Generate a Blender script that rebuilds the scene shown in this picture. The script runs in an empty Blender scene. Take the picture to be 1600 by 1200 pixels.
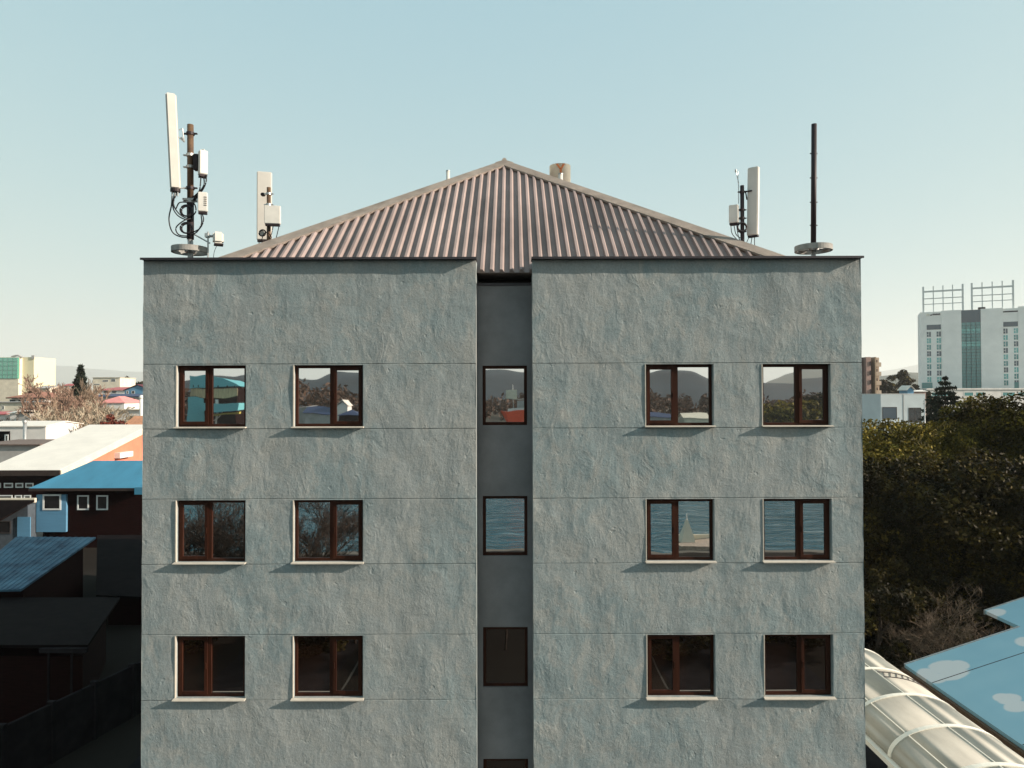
import bpy, bmesh, math, random
import numpy as np
from mathutils import Vector, Matrix, noise
R = math.radians
random.seed(11); RNG = np.random.default_rng(5)
sc = bpy.context.scene; COL = sc.collection
H = 14.0                      # height of the camera above the ground
F = 1110.0                    # focal length in pixels of the 1600 px wide photograph

# ---------------------------------------------------------------- camera, sky, sun, exposure
cd = bpy.data.cameras.new('camera'); cam = bpy.data.objects.new('camera', cd); COL.objects.link(cam)
cd.sensor_width = 36.0; cd.lens = 36.0*F/1600.0; cd.clip_start = 0.1; cd.clip_end = 60000
CM = Matrix.Rotation(R(90+0.86), 4, 'X') @ Matrix.Rotation(R(-0.15), 4, 'Z')
cam.matrix_world = Matrix.Translation((0, 0, H)) @ CM
sc.camera = cam

SUN_DIR = Vector((4.7, -1.0, 1.95)).normalized()       # towards the sun: right, a little behind the camera
SUN_EL = math.asin(SUN_DIR.z); SUN_ROT = math.atan2(SUN_DIR.x, SUN_DIR.y)
w = bpy.data.worlds.new('World'); sc.world = w; w.use_nodes = True
wn = w.node_tree.nodes; wl = w.node_tree.links
bg = wn['Background']; sky = wn.new('ShaderNodeTexSky'); sky.sky_type = 'NISHITA'
sky.sun_disc = False; sky.sun_elevation = SUN_EL; sky.sun_rotation = SUN_ROT
sky.altitude = 0; sky.air_density = 1.0; sky.dust_density = 0.8; sky.ozone_density = 3.0
sep = wn.new('ShaderNodeSeparateColor'); com = wn.new('ShaderNodeCombineColor'); wl.new(sky.outputs[0], sep.inputs[0])
for i, (pw, gain) in enumerate(((.41, 2.08), (.23, 2.78), (.11, 3.11))):          # soft tone curve of the sky, per channel
    pn = wn.new('ShaderNodeMath'); pn.operation = 'POWER'; pn.inputs[1].default_value = pw; wl.new(sep.outputs[i], pn.inputs[0])
    mn = wn.new('ShaderNodeMath'); mn.operation = 'MULTIPLY'; mn.inputs[1].default_value = gain; wl.new(pn.outputs[0], mn.inputs[0]); wl.new(mn.outputs[0], com.inputs[i])
wl.new(com.outputs[0], bg.inputs[0]); bg.inputs[1].default_value = 0.10
ld = bpy.data.lights.new('sun', 'SUN'); ld.energy = 5.0; ld.angle = R(0.53); ld.color = (1.0, 0.87, 0.74)
lo = bpy.data.objects.new('sun', ld); COL.objects.link(lo); lo.rotation_euler = SUN_DIR.to_track_quat('Z', 'Y').to_euler()
sc.view_settings.view_transform = 'Standard'; sc.view_settings.look = 'None'
sc.view_settings.exposure = 0.92; sc.view_settings.gamma = 1.0
sc.render.film_transparent = False
sc.cycles.use_denoising = True
sc.cycles.max_bounces = 6; sc.cycles.volume_bounces = 1

# ---------------------------------------------------------------- helpers
def at(px, py, depth):
    """real-world point at a measured distance in front of the camera"""
    v = CM.to_3x3() @ Vector(((px-800)/F, (600-py)/F, -1.0))
    v *= depth/v.y
    return Vector((v.x, v.y, v.z+H))
def atr(px, py, V, D=14.8):
    """the point whose mirror image in the facade's windows is seen there"""
    p = at(px, py, V); return Vector((p.x, 2*D-p.y, p.z))

def link(o): COL.objects.link(o); return o
def root_loc(o):
    while o.parent is not None: o = o.parent
    return Vector(o.location) if not o.rotation_euler.z else None
def thing(name, label, cat, loc=(0, 0, 0), group=None, kind=None):
    o = link(bpy.data.objects.new(name, None)); o.location = loc; o.empty_display_size = .3
    o['label'] = label; o['category'] = cat
    if group: o['group'] = group
    if kind: o['kind'] = kind
    return o
def tag(o, label, cat=None, group=None, kind=None):
    o['label'] = label
    if cat: o['category'] = cat
    if group: o['group'] = group
    if kind: o['kind'] = kind
    return o
def obj(name, bm, m, parent=None, smooth=False, label=None, local=False):
    """link a bmesh (world coordinates unless local) as one mesh object under parent"""
    if parent is not None and not local:
        r = parent
        while r.parent is not None: r = r.parent
        bmesh.ops.translate(bm, verts=bm.verts, vec=-Vector(r.location))
    me = bpy.data.meshes.new(name)
    bmesh.ops.recalc_face_normals(bm, faces=bm.faces)
    bm.to_mesh(me); bm.free(); me.materials.append(m)
    if smooth:
        for p in me.polygons: p.use_smooth = True
    o = link(bpy.data.objects.new(name, me)); o.parent = parent
    if label: o['label'] = label
    return o
def struct(name, bm, m, smooth=False):
    o = obj(name, bm, m, None, smooth); o['kind'] = 'structure'; return o
def B(): return bmesh.new()
def quad(bm, a, b, c, d):
    return bm.faces.new([bm.verts.new(p) for p in (a, b, c, d)])
def poly(bm, pts): return bm.faces.new([bm.verts.new(p) for p in pts])
def box(bm, x0, x1, y0, y1, z0, z1, rot=0, piv=None):
    vs = [bm.verts.new((x, y, z)) for z in (z0, z1) for x, y in ((x0, y0), (x1, y0), (x1, y1), (x0, y1))]
    for f in ((0, 1, 2, 3), (4, 5, 6, 7), (0, 1, 5, 4), (1, 2, 6, 5), (2, 3, 7, 6), (3, 0, 4, 7)):
        bm.faces.new([vs[i] for i in f])
    if rot:
        piv = piv or ((x0+x1)/2, (y0+y1)/2, 0)
        bmesh.ops.rotate(bm, verts=vs, cent=piv, matrix=Matrix.Rotation(rot, 3, 'Z'))
    return vs
def prism(bm, base, top):
    """closed solid between two polygons with the same vertex count"""
    a = [bm.verts.new(p) for p in base]; b = [bm.verts.new(p) for p in top]; n = len(a)
    bm.faces.new(a); bm.faces.new(b)
    for i in range(n): bm.faces.new([a[i], a[(i+1) % n], b[(i+1) % n], b[i]])
    return a+b
def frame_of(d):
    d = d.normalized(); u = d.cross(Vector((0, 0, 1)) if abs(d.z) < .95 else Vector((1, 0, 0))).normalized()
    return u, d.cross(u).normalized()
def cyl(bm, p0, p1, r0, r1=None, n=10, cap=True):
    p0 = Vector(p0); p1 = Vector(p1); r1 = r0 if r1 is None else r1
    u, v = frame_of(p1-p0); cs = [(math.cos(2*math.pi*i/n), math.sin(2*math.pi*i/n)) for i in range(n)]
    a = [bm.verts.new(p0+(u*c+v*s)*r0) for c, s in cs]; b = [bm.verts.new(p1+(u*c+v*s)*r1) for c, s in cs]
    for i in range(n): bm.faces.new([a[i], a[(i+1) % n], b[(i+1) % n], b[i]])
    if cap: bm.faces.new(a); bm.faces.new(b)
def tube(bm, pts, r, n=6):
    pts = [Vector(p) for p in pts]; rings = []
    for i, p in enumerate(pts):
        d = pts[min(i+1, len(pts)-1)]-pts[max(i-1, 0)]; u, v = frame_of(d)
        rings.append([bm.verts.new(p+(u*math.cos(2*math.pi*k/n)+v*math.sin(2*math.pi*k/n))*r) for k in range(n)])
    for a, b in zip(rings, rings[1:]):
        for k in range(n): bm.faces.new([a[k], a[(k+1) % n], b[(k+1) % n], b[k]])
    bm.faces.new(rings[0]); bm.faces.new(rings[-1])
def arc_pts(c, u, v, r, a0, a1, n=16):
    c, u, v = Vector(c), Vector(u), Vector(v)
    return [c+u*(r*math.cos(R(a0+(a1-a0)*i/n)))+v*(r*math.sin(R(a0+(a1-a0)*i/n))) for i in range(n+1)]
def spline(pts, n=8):
    P = [Vector(p) for p in pts]; P = [2*P[0]-P[1]]+P+[2*P[-1]-P[-2]]; out = []
    for i in range(1, len(P)-2):
        a, b, c, d = P[i-1:i+3]
        for k in range(n):
            t = k/n
            out.append(.5*((2*b)+(c-a)*t+(2*a-5*b+4*c-d)*t*t+(3*b-a-3*c+d)*t**3))
    out.append(P[-2]); return out
def dup(root, loc, rz=0, sc_=1.0, label=None):
    """copy of a thing with copies of its parts and sub-parts"""
    r = root.copy(); link(r); r.location = loc; r.rotation_euler = (0, 0, rz); r.scale = (sc_ if isinstance(sc_, tuple) else (sc_,)*3)
    if label: r['label'] = label
    for ch in list(root.children):
        c = ch.copy(); link(c); c.parent = r
        for g in list(ch.children):
            d = g.copy(); link(d); d.parent = c
    return r

# ---------------------------------------------------------------- materials
def mat(name, col, rough=.75, metal=0., var=.18, scale=3., bump=0., bscale=30., col2=None, spec=.4, stretch=None):
    m = bpy.data.materials.new(name); m.use_nodes = True; nt = m.node_tree; n, l = nt.nodes, nt.links
    p = n['Principled BSDF']; p.inputs['Roughness'].default_value = rough; p.inputs['Metallic'].default_value = metal
    p.inputs['Specular IOR Level'].default_value = spec
    tc = n.new('ShaderNodeTexCoord'); mp = n.new('ShaderNodeMapping'); l.new(tc.outputs['Object'], mp.inputs[0])
    if stretch: mp.inputs['Scale'].default_value = stretch
    nz = n.new('ShaderNodeTexNoise'); nz.inputs['Scale'].default_value = scale; nz.inputs['Detail'].default_value = 6
    nz.inputs['Roughness'].default_value = .62
    l.new(mp.outputs[0], nz.inputs[0])
    mx = n.new('ShaderNodeMix'); mx.data_type = 'RGBA'
    c2 = col2 or tuple(max(0, c*(1-2*var)) for c in col); c1 = col if col2 else tuple(min(1, c*(1+var)) for c in col)
    mx.inputs[6].default_value = (*c1, 1); mx.inputs[7].default_value = (*c2, 1)
    rp = n.new('ShaderNodeMapRange'); rp.inputs[1].default_value = .3; rp.inputs[2].default_value = .7
    l.new(nz.outputs[0], rp.inputs[0]); l.new(rp.outputs[0], mx.inputs[0]); l.new(mx.outputs[2], p.inputs['Base Color'])
    if bump:
        nb = n.new('ShaderNodeTexNoise'); nb.inputs['Scale'].default_value = bscale; nb.inputs['Detail'].default_value = 5
        l.new(mp.outputs[0], nb.inputs[0]); bp = n.new('ShaderNodeBump'); bp.inputs['Strength'].default_value = 1
        bp.inputs['Distance'].default_value = bump; l.new(nb.outputs[0], bp.inputs['Height']); l.new(bp.outputs[0], p.inputs['Normal'])
    return m
def leaf_mat(name, c1, c2, trans=.25):
    m = bpy.data.materials.new(name); m.use_nodes = True; n, l = m.node_tree.nodes, m.node_tree.links
    p = n['Principled BSDF']; p.inputs['Roughness'].default_value = .6; p.inputs['Specular IOR Level'].default_value = .1
    g = n.new('ShaderNodeNewGeometry'); mx = n.new('ShaderNodeMix'); mx.data_type = 'RGBA'
    mx.inputs[6].default_value = (*c1, 1); mx.inputs[7].default_value = (*c2, 1)
    tc = n.new('ShaderNodeTexCoord'); nz = n.new('ShaderNodeTexNoise'); nz.inputs['Scale'].default_value = .55; nz.inputs['Detail'].default_value = 2; l.new(tc.outputs['Object'], nz.inputs[0])
    rg = n.new('ShaderNodeMapRange'); rg.inputs[1].default_value = .42; rg.inputs[2].default_value = .62; l.new(nz.outputs[0], rg.inputs[0])
    mu = n.new('ShaderNodeMath'); mu.operation = 'MULTIPLY_ADD'; l.new(g.outputs['Random Per Island'], mu.inputs[0]); l.new(rg.outputs[0], mu.inputs[1]); mu.inputs[2].default_value = .04  # clumps of pale and dark leaf colour imitate sunlit highlights
    l.new(mu.outputs[0], mx.inputs[0]); l.new(mx.outputs[2], p.inputs['Base Color'])
    tr = n.new('ShaderNodeBsdfTranslucent'); l.new(mx.outputs[2], tr.inputs[0])
    ms = n.new('ShaderNodeMixShader'); ms.inputs[0].default_value = trans
    l.new(p.outputs[0], ms.inputs[1]); l.new(tr.outputs[0], ms.inputs[2]); l.new(ms.outputs[0], n['Material Output'].inputs[0])
    return m
def glass_mat(name, dark=(.006, .004, .003), refl=.74, rough=.012, wav=.0015):
    m = bpy.data.materials.new(name); m.use_nodes = True; n, l = m.node_tree.nodes, m.node_tree.links
    p = n['Principled BSDF']; p.inputs['Base Color'].default_value = (*dark, 1); p.inputs['Roughness'].default_value = .4; p.inputs['Specular IOR Level'].default_value = 0
    g = n.new('ShaderNodeBsdfGlossy'); g.inputs['Color'].default_value = (.94, .95, .95, 1); g.inputs['Roughness'].default_value = rough
    tc = n.new('ShaderNodeTexCoord'); nb = n.new('ShaderNodeTexNoise'); nb.inputs['Scale'].default_value = 1.3; nb.inputs['Detail'].default_value = 1
    l.new(tc.outputs['Object'], nb.inputs[0]); bp = n.new('ShaderNodeBump'); bp.inputs['Distance'].default_value = wav
    l.new(nb.outputs[0], bp.inputs['Height']); l.new(bp.outputs[0], g.inputs['Normal'])
    ms = n.new('ShaderNodeMixShader'); ms.inputs[0].default_value = refl
    l.new(p.outputs[0], ms.inputs[1]); l.new(g.outputs[0], ms.inputs[2]); l.new(ms.outputs[0], n['Material Output'].inputs[0])
    return m
def stucco_mat(name, ca, cb, cc, amp):
    m = bpy.data.materials.new(name); m.use_nodes = True; n, l = m.node_tree.nodes, m.node_tree.links
    p = n['Principled BSDF']; p.inputs['Roughness'].default_value = .9; p.inputs['Specular IOR Level'].default_value = .2
    tc = n.new('ShaderNodeTexCoord')
    def nz(scale, st=(1, 1, 1), det=6, ro=.6, dist=0., rot=(0, 0, 0)):
        mp = n.new('ShaderNodeMapping'); mp.inputs['Scale'].default_value = st; mp.inputs['Rotation'].default_value = rot
        l.new(tc.outputs['Object'], mp.inputs[0])
        t = n.new('ShaderNodeTexNoise'); t.inputs['Scale'].default_value = scale; t.inputs['Detail'].default_value = det
        t.inputs['Roughness'].default_value = ro; t.inputs['Distortion'].default_value = dist; l.new(mp.outputs[0], t.inputs[0]); return t.outputs[0]
    def math_(op, a, b):
        t = n.new('ShaderNodeMath'); t.operation = op
        for i, v in enumerate((a, b)):
            if isinstance(v, (int, float)): t.inputs[i].default_value = v
            else: l.new(v, t.inputs[i])
        return t.outputs[0]
    def ridge(v):                                         # sharp trowel ridges
        return math_('SUBTRACT', 1.0, math_('MULTIPLY', math_('ABSOLUTE', math_('SUBTRACT', v, .5), 0), 2.0))
    big = nz(.6, (1, 1, .75), 5, .6); mid = nz(2.0, (1, 1, .7), 8, .7, .8, (0, R(15), 0)); fine = nz(22, det=8, ro=.75); spots = nz(6, det=4, ro=.6, dist=.5)
    lump = nz(2.4, (1, 1, .75), 4, .55, 1.0, (0, R(20), 0)); rid = ridge(nz(2.6, (1, 1, .6), 3, .5, 1.4, (0, R(-24), 0)))
    rid2 = ridge(nz(5, (1, 1, .6), 2, .5, 1.2, (0, R(30), 0)))
    def rng(v, a, b):
        t = n.new('ShaderNodeMapRange'); t.inputs[1].default_value = a; t.inputs[2].default_value = b; l.new(v, t.inputs[0]); return t.outputs[0]
    mask = rng(nz(1.1, det=2), .47, .62); mask2 = rng(nz(1.7, (1, 1, .8), 2), .52, .64)
    h = math_('ADD', math_('MULTIPLY', lump, .60), math_('MULTIPLY', nz(1.3, (1, 1, .8), 3, .5, .6), .9))
    h = math_('ADD', h, math_('MULTIPLY', nz(7, (1, 1, .30), 3, .55, .3, (0, R(28), 0)), .22)); h = math_('ADD', h, math_('MULTIPLY', nz(6, (1, 1, .28), 3, .55, .3, (0, R(-18), 0)), .20))
    h = math_('ADD', h, math_('MULTIPLY', math_('MULTIPLY', math_('POWER', rid, 4.0), mask), .17))
    h = math_('ADD', h, math_('MULTIPLY', math_('MULTIPLY', math_('POWER', rid2, 5.0), mask2), .10))
    h = math_('ADD', h, math_('MULTIPLY', fine, .30)); h = math_('ADD', h, math_('MULTIPLY', spots, .20))
    h = math_('ADD', h, math_('MULTIPLY', rng(nz(4.5, det=2), .66, .74), -.25))
    bp = n.new('ShaderNodeBump'); bp.inputs['Strength'].default_value = 1; bp.inputs['Distance'].default_value = amp
    l.new(h, bp.inputs['Height']); l.new(bp.outputs[0], p.inputs['Normal'])
    def mixc(f, a, b):
        t = n.new('ShaderNodeMix'); t.data_type = 'RGBA'; l.new(f, t.inputs[0])
        for i, v in ((6, a), (7, b)):
            if isinstance(v, tuple): t.inputs[i].default_value = (*v, 1)
            else: l.new(v, t.inputs[i])
        return t.outputs[2]
    c = mixc(rng(big, .42, .58), ca, cb); c = mixc(rng(mid, .46, .64), c, cc)
    c = mixc(math_('MULTIPLY', rng(nz(1.6, (1, 1, .10), 6, .65), .52, .72), .55), c, tuple(v*.80 for v in ca)); c = mixc(math_('MULTIPLY', rng(nz(9, (1, 1, .5), 4, .6, .5), .58, .76), .6), c, tuple(v*1.22 for v in cc))
    dk = n.new('ShaderNodeMix'); dk.data_type = 'RGBA'; dk.blend_type = 'MULTIPLY'; l.new(rng(fine, .62, .35), dk.inputs[0])
    l.new(c, dk.inputs[6]); dk.inputs[7].default_value = (.78, .78, .78, 1)
    l.new(dk.outputs[2], p.inputs['Base Color'])
    return m

STUCCO = stucco_mat('grey green stucco', (.296, .322, .316), (.240, .292, .296), (.330, .340, .320), .025)
PANEL = mat('smooth grey panel', (.188, .184, .186), .7, var=.14, scale=1.2, bump=.002, bscale=14)
CAP = mat('dark cap flashing', (.045, .040, .045), .55, .3, var=.15)
SILL = mat('cream sill', (.50, .46, .39), .6, var=.08, scale=6)
WOOD = mat('dark red brown window wood', (.038, .0125, .0065), .55, var=.25, scale=5, stretch=(1, 1, .15), spec=.12)
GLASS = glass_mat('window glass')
GLASSD = glass_mat('darkened lower window glass', (.012, .0055, .003), refl=.36)  # duller mirror and brown tint put the dark reflections into the glass
ROOF = mat('brown painted roof sheet', (.300, .240, .222), .8, .0, var=.16, scale=1.1, spec=.03, stretch=(1, .35, .35))
HIP = mat('roof hip flashing', (.50, .43, .37), .7, 0, var=.14, scale=2, spec=.1)
SOFFIT = mat('dark timber fascia', (.03, .018, .014), .8)
WHITEPL = mat('white plastic', (.60, .57, .51), .45, var=.05, scale=2)
GREYBOX = mat('light grey cabinet', (.66, .64, .58), .5, var=.06, scale=3)
RUSTY = mat('rust brown steel', (.14, .085, .045), .75, .2, var=.35, scale=9, col2=(.075, .042, .026))
DARKSTEEL = mat('dark steel', (.030, .020, .022), .6, .3, var=.2)
GALV = mat('galvanised steel', (.42, .43, .42), .45, .6, var=.15, scale=8)
CONCR = mat('ring concrete grey', (.30, .29, .265), .8, var=.15, scale=6)
CABLE = mat('black cable', (.012, .010, .012), .5)
RUSTMARK = mat('rust mark', (.32, .10, .03), .9, var=.3, scale=20)

# ---------------------------------------------------------------- the main building
D = 14.8; SCP = F/D
BX0, BX1 = -7.69, 7.29          # outer corners
RX0, RX1 = -.75, .43            # recess between the two piers
ZT = H+2.82                     # top of the parapet wall
BY1 = 47.0                      # rear
tops = [H+.627-2.806*i for i in range(5)]; WH = 1.285
cols = [(-6.985, -5.555, 'L'), (-4.545, -3.11, 'R'), (2.785, 4.19, 'L'), (5.215, 6.63, 'R')]
G = .021                         # groove width
bld = thing('office_building', 'grey green rough stucco office block with twin piers and a brown ribbed hip roof', 'building', ((BX0+BX1)/2, D+16, 0))

def stucco_front(bm, x0, x1, openings):
    """front of one pier: stucco sheet with V grooves, and reveals with a chamfer added to catch the sun at the openings"""
    c = .014; dep = .13; zs = [(0, None)]
    bands = []; zc = ZT
    for t in tops:
        gz = t+.012
        bands += [('wall', gz+G, zc, None), ('groove', gz, gz+G, None)]
        sb = t-WH-.032
        bands += [('wall', sb, gz, t), ('groove', sb-G, sb, None)]; zc = sb-G
    bands.append(('wall', 0, zc, None))
    cells = {}
    def V(x, y, z): return bm.verts.new((x, y, z))
    def surf(xa, xb, za, zb):
        nx = max(1, round((xb-xa)/.12)); nz_ = max(1, round((zb-za)/.12))
        g = [[V(xa+(xb-xa)*i/nx, D, za+(zb-za)*j/nz_) for i in range(nx+1)] for j in range(nz_+1)]
        for j in range(nz_):
            for i in range(nx): bm.faces.new([g[j][i], g[j][i+1], g[j+1][i+1], g[j+1][i]])
    for kind, za, zb, t in bands:
        if kind == 'groove':
            zm = (za+zb)/2
            ns_ = round((x1-x0)/.15); gx = [x0+(x1-x0)*i/ns_ for i in range(ns_+1)]
            def gm(x): k = noise.noise(Vector((x*2.3, 1.7, za*3)))+.5*noise.noise(Vector((x*7, 4.2, za))); return (x, D+max(.002, .019+.016*k), zm+.006*noise.noise(Vector((x*3.1, 9, za*2))))
            for xa, xb in zip(gx, gx[1:]):
                quad(bm, (xa, D, za), (xb, D, za), gm(xb), gm(xa)); quad(bm, gm(xa), gm(xb), (xb, D, zb), (xa, D, zb))
        elif t is None: surf(x0, x1, za, zb)
        else:
            zb0 = t-WH
            surf(x0, x1, za, zb0) if False else None
            edges = [x0]
            for a, b in openings: edges += [a-c, b+c]
            edges.append(x1)
            for i in range(0, len(edges), 2): surf(edges[i], edges[i+1], za, zb)
            for a, b in openings:
                surf(a-c, b+c, za, zb0); surf(a-c, b+c, t, zb)
                quad(bm, (a-c, D, zb0), (a, D+c, zb0), (a, D+c, t), (a-c, D, t))
                quad(bm, (b, D+c, zb0), (b+c, D, zb0), (b+c, D, t), (b, D+c, t))
                for z in (zb0, t):
                    poly(bm, [(a-c, D, z), (b+c, D, z), (b, D+c, z), (a, D+c, z)])
                    quad(bm, (a, D+c, z), (b, D+c, z), (b, D+dep, z), (a, D+dep, z))
                quad(bm, (a, D+c, zb0), (a, D+dep, zb0), (a, D+dep, t), (a, D+c, t))
                quad(bm, (b, D+c, zb0), (b, D+dep, zb0), (b, D+dep, t), (b, D+c, t))
def edge_roughen(bm, seed):
    for v in bm.verts:
        x, y, z = v.co
        if abs(y-D) < 1e-5:
            v.co.y += .016*(noise.noise(Vector((x*1.5+seed, 0, z*1.1)))) + .006*noise.noise(Vector((x*4+seed, 3, z*4)))
            if min(abs(x-BX0), abs(x-BX1), abs(x-RX0), abs(x-RX1)) < 1e-4:
                v.co.x += .012*noise.noise(Vector((seed, 7, z*1.7)))
bm = B()
stucco_front(bm, BX0, RX0, [(c[0], c[1]) for c in cols[:2]]); stucco_front(bm, RX1, BX1, [(c[0], c[1]) for c in cols[2:]])
bmesh.ops.remove_doubles(bm, verts=bm.verts, dist=.0004); edge_roughen(bm, 3.1)
REC = D+.52                      # back of the shallow recess
ZL = H+2.36                      # ledge where the recess panel ends
RB = D+1.25                      # wall under the roof edge
for x in (BX0, BX1):             # flanks with the parapet inside
    quad(bm, (x, D, 0), (x, BY1, 0), (x, BY1, ZT), (x, D, ZT))
for x in (RX0, RX1):             # cheeks of the recess
    quad(bm, (x, D, 0), (x, REC, 0), (x, REC, ZT), (x, D, ZT)); quad(bm, (x, REC, ZL), (x, RB, ZL), (x, RB, ZT), (x, REC, ZT))
quad(bm, (BX0, BY1, 0), (BX1, BY1, 0), (BX1, BY1, ZT), (BX0, BY1, ZT))
PT = .22; ZF = ZT-.55            # parapet thickness, terrace level
for xa, xb in ((BX0, RX0), (RX1, BX1)):
    quad(bm, (xa, D, ZT), (xb, D, ZT), (xb, D+PT, ZT), (xa, D+PT, ZT)); quad(bm, (xa, D+PT, ZT), (xb, D+PT, ZT), (xb, D+PT, ZF), (xa, D+PT, ZF))
for xa, xb in ((BX0, BX0+PT), (BX1-PT, BX1)):
    quad(bm, (xa, D+PT, ZT), (xb, D+PT, ZT), (xb, BY1, ZT), (xa, BY1, ZT))
quad(bm, (BX0+PT, D+PT, ZT), (BX0+PT, BY1, ZT), (BX0+PT, BY1, ZF), (BX0+PT, D+PT, ZF))
quad(bm, (BX1-PT, D+PT, ZT), (BX1-PT, BY1, ZT), (BX1-PT, BY1, ZF), (BX1-PT, D+PT, ZF))
quad(bm, (BX0, RB, ZF), (BX1, RB, ZF), (BX1, BY1, ZF), (BX0, BY1, ZF))
for xa, xb in ((BX0, RX0), (RX1, BX1)): quad(bm, (xa, D+PT, ZF), (xb, D+PT, ZF), (xb, RB, ZF), (xa, RB, ZF))
wall = obj('wall', bm, STUCCO, bld)

# recess panel with its window holes
CW = (-.637, .326)
bm = B(); zc = ZL
for t in tops:
    quad(bm, (RX0, REC, t), (RX1, REC, t), (RX1, REC, zc), (RX0, REC, zc)); zb = t-WH
    for a, b in ((RX0, CW[0]), (CW[1], RX1)): quad(bm, (a, REC, zb), (b, REC, zb), (b, REC, t), (a, REC, t))
    for x in CW: quad(bm, (x, REC, zb), (x, REC+.14, zb), (x, REC+.14, t), (x, REC, t))
    for z in (t, zb): quad(bm, (CW[0], REC, z), (CW[1], REC, z), (CW[1], REC+.14, z), (CW[0], REC+.14, z))
    zc = zb
quad(bm, (RX0, REC, 0), (RX1, REC, 0), (RX1, REC, zc), (RX0, REC, zc))
quad(bm, (RX0, REC, ZL), (RX1, REC, ZL), (RX1, RB, ZL), (RX0, RB, ZL))
obj('recess_panel', bm, PANEL, bld)
bm = B(); box(bm, RX0+.003, RX1-.003, REC-.03, REC+.05, ZL+.001, ZL+.05); obj('ledge_flashing', bm, CAP, bld)
bm = B(); box(bm, RX0+.003, RX1-.003, RB-.06, RB, ZL+.002, H+2.75); obj('fascia_board', bm, SOFFIT, bld)
# parapet capping
for i, (xa, xb) in enumerate(((BX0-.002, RX0+.02), (RX1-.02, BX1+.002))):
    bm = B(); box(bm, xa, xb, D-.145, D+PT+.04, ZT+.001, ZT+.036)
    box(bm, xa, xb, D-.145, D-.132, ZT-.010, ZT+.001)
    xs = (BX0-.002, BX0+PT+.04) if i == 0 else (BX1-PT-.04, BX1+.002)
    box(bm, xs[0], xs[1], D+PT+.042, BY1, ZT+.001, ZT+.036)
    obj('parapet_cap', bm, CAP, bld)

def rect_frame(bm, x0, x1, z0, z1, y0, y1, wl_, wr, wt, wb):
    """four butted bars"""
    box(bm, x0, x0+wl_, y0, y1, z0, z1); box(bm, x1-wr, x1, y0, y1, z0, z1)
    box(bm, x0+wl_, x1-wr, y0, y1, z1-wt, z1); box(bm, x0+wl_, x1-wr, y0, y1, z0, z0+wb)
def pane(x0, x1, z0, z1, y, parent, m, tilt=0.0, tx=0.0):
    bm = B(); c = ((x0+x1)/2, y, (z0+z1)/2)
    vs = box(bm, x0, x1, y, y+.012, z0, z1)
    bmesh.ops.rotate(bm, verts=vs, cent=c, matrix=Matrix.Rotation(R(tilt), 3, 'Z') @ Matrix.Rotation(R(tx), 3, 'X'))
    return obj('pane', bm, m, parent)
def window(x0, x1, t, side, row):
    zb = t-WH; y0 = D+.095; fw = .055
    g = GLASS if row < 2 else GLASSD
    bm = B(); rect_frame(bm, x0+.002, x1-.002, zb+.002, t-.002, y0, y0+.06, fw, fw, .06, .06)
    xm = x0+(x1-x0)*(.46 if side == 'L' else .54)          # the sash is the narrower light
    box(bm, xm-.045, xm+.045, y0, y0+.06, zb+.062, t-.062)
    wdw = obj('window', bm, WOOD, bld)
    ls = (x0+fw, xm-.045); rs = (xm+.045, x1-fw); s, f = (ls, rs) if side == 'L' else (rs, ls)
    bm = B(); rect_frame(bm, s[0]-.012, s[1]+.012, zb+.05, t-.05, y0-.018, y0+.03, .062, .062, .06, .062)
    box(bm, (s[1]-.022 if side == 'L' else s[0]+.006), (s[1]-.006 if side == 'L' else s[0]+.022), y0-.045, y0-.018, (t+zb)/2-.06, (t+zb)/2+.06)
    sash = obj('sash', bm, WOOD, wdw)
    j = random.uniform
    pane(s[0]+.045, s[1]-.045, zb+.105, t-.105, y0+.012, wdw, g, j(-.2, .2), j(-.1, .1))
    pane(f[0]-.003, f[1]+.003, zb+.058, t-.058, y0+.034, wdw, g, j(-.2, .2), j(-.1, .1))
    bm = B()
    prism(bm, [(x0-.03, D-.105, zb-.022), (x1+.03, D-.105, zb-.022), (x1+.03, D-.105, zb-.004), (x0-.03, D-.105, zb-.004)],
              [(x0-.03, D-.004, zb-.022), (x1+.03, D-.004, zb-.022), (x1+.03, D-.004, zb+.006), (x0-.03, D-.004, zb+.006)])
    obj('sill', bm, SILL, wdw)
    bm = B(); box(bm, x0-.016, x0+.004, D-.012, D+.03, zb+.01, t-.004); obj('lit_jamb_strip', bm, SILL, wdw)  # added cream strip paints the sunlit edge of the left jamb
for r, t in enumerate(tops):
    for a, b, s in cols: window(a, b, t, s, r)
    zb = t-WH; y0 = REC+.06
    bm = B(); rect_frame(bm, CW[0]+.002, CW[1]-.002, zb+.002, t-.002, y0, y0+.06, .065, .065, .065, .065)
    wdw = obj('window', bm, WOOD, bld)
    pane(CW[0]+.06, CW[1]-.06, zb+.06, t-.06, y0+.03, wdw, GLASS if r < 2 else GLASSD, random.uniform(-.1, .1))

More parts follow.
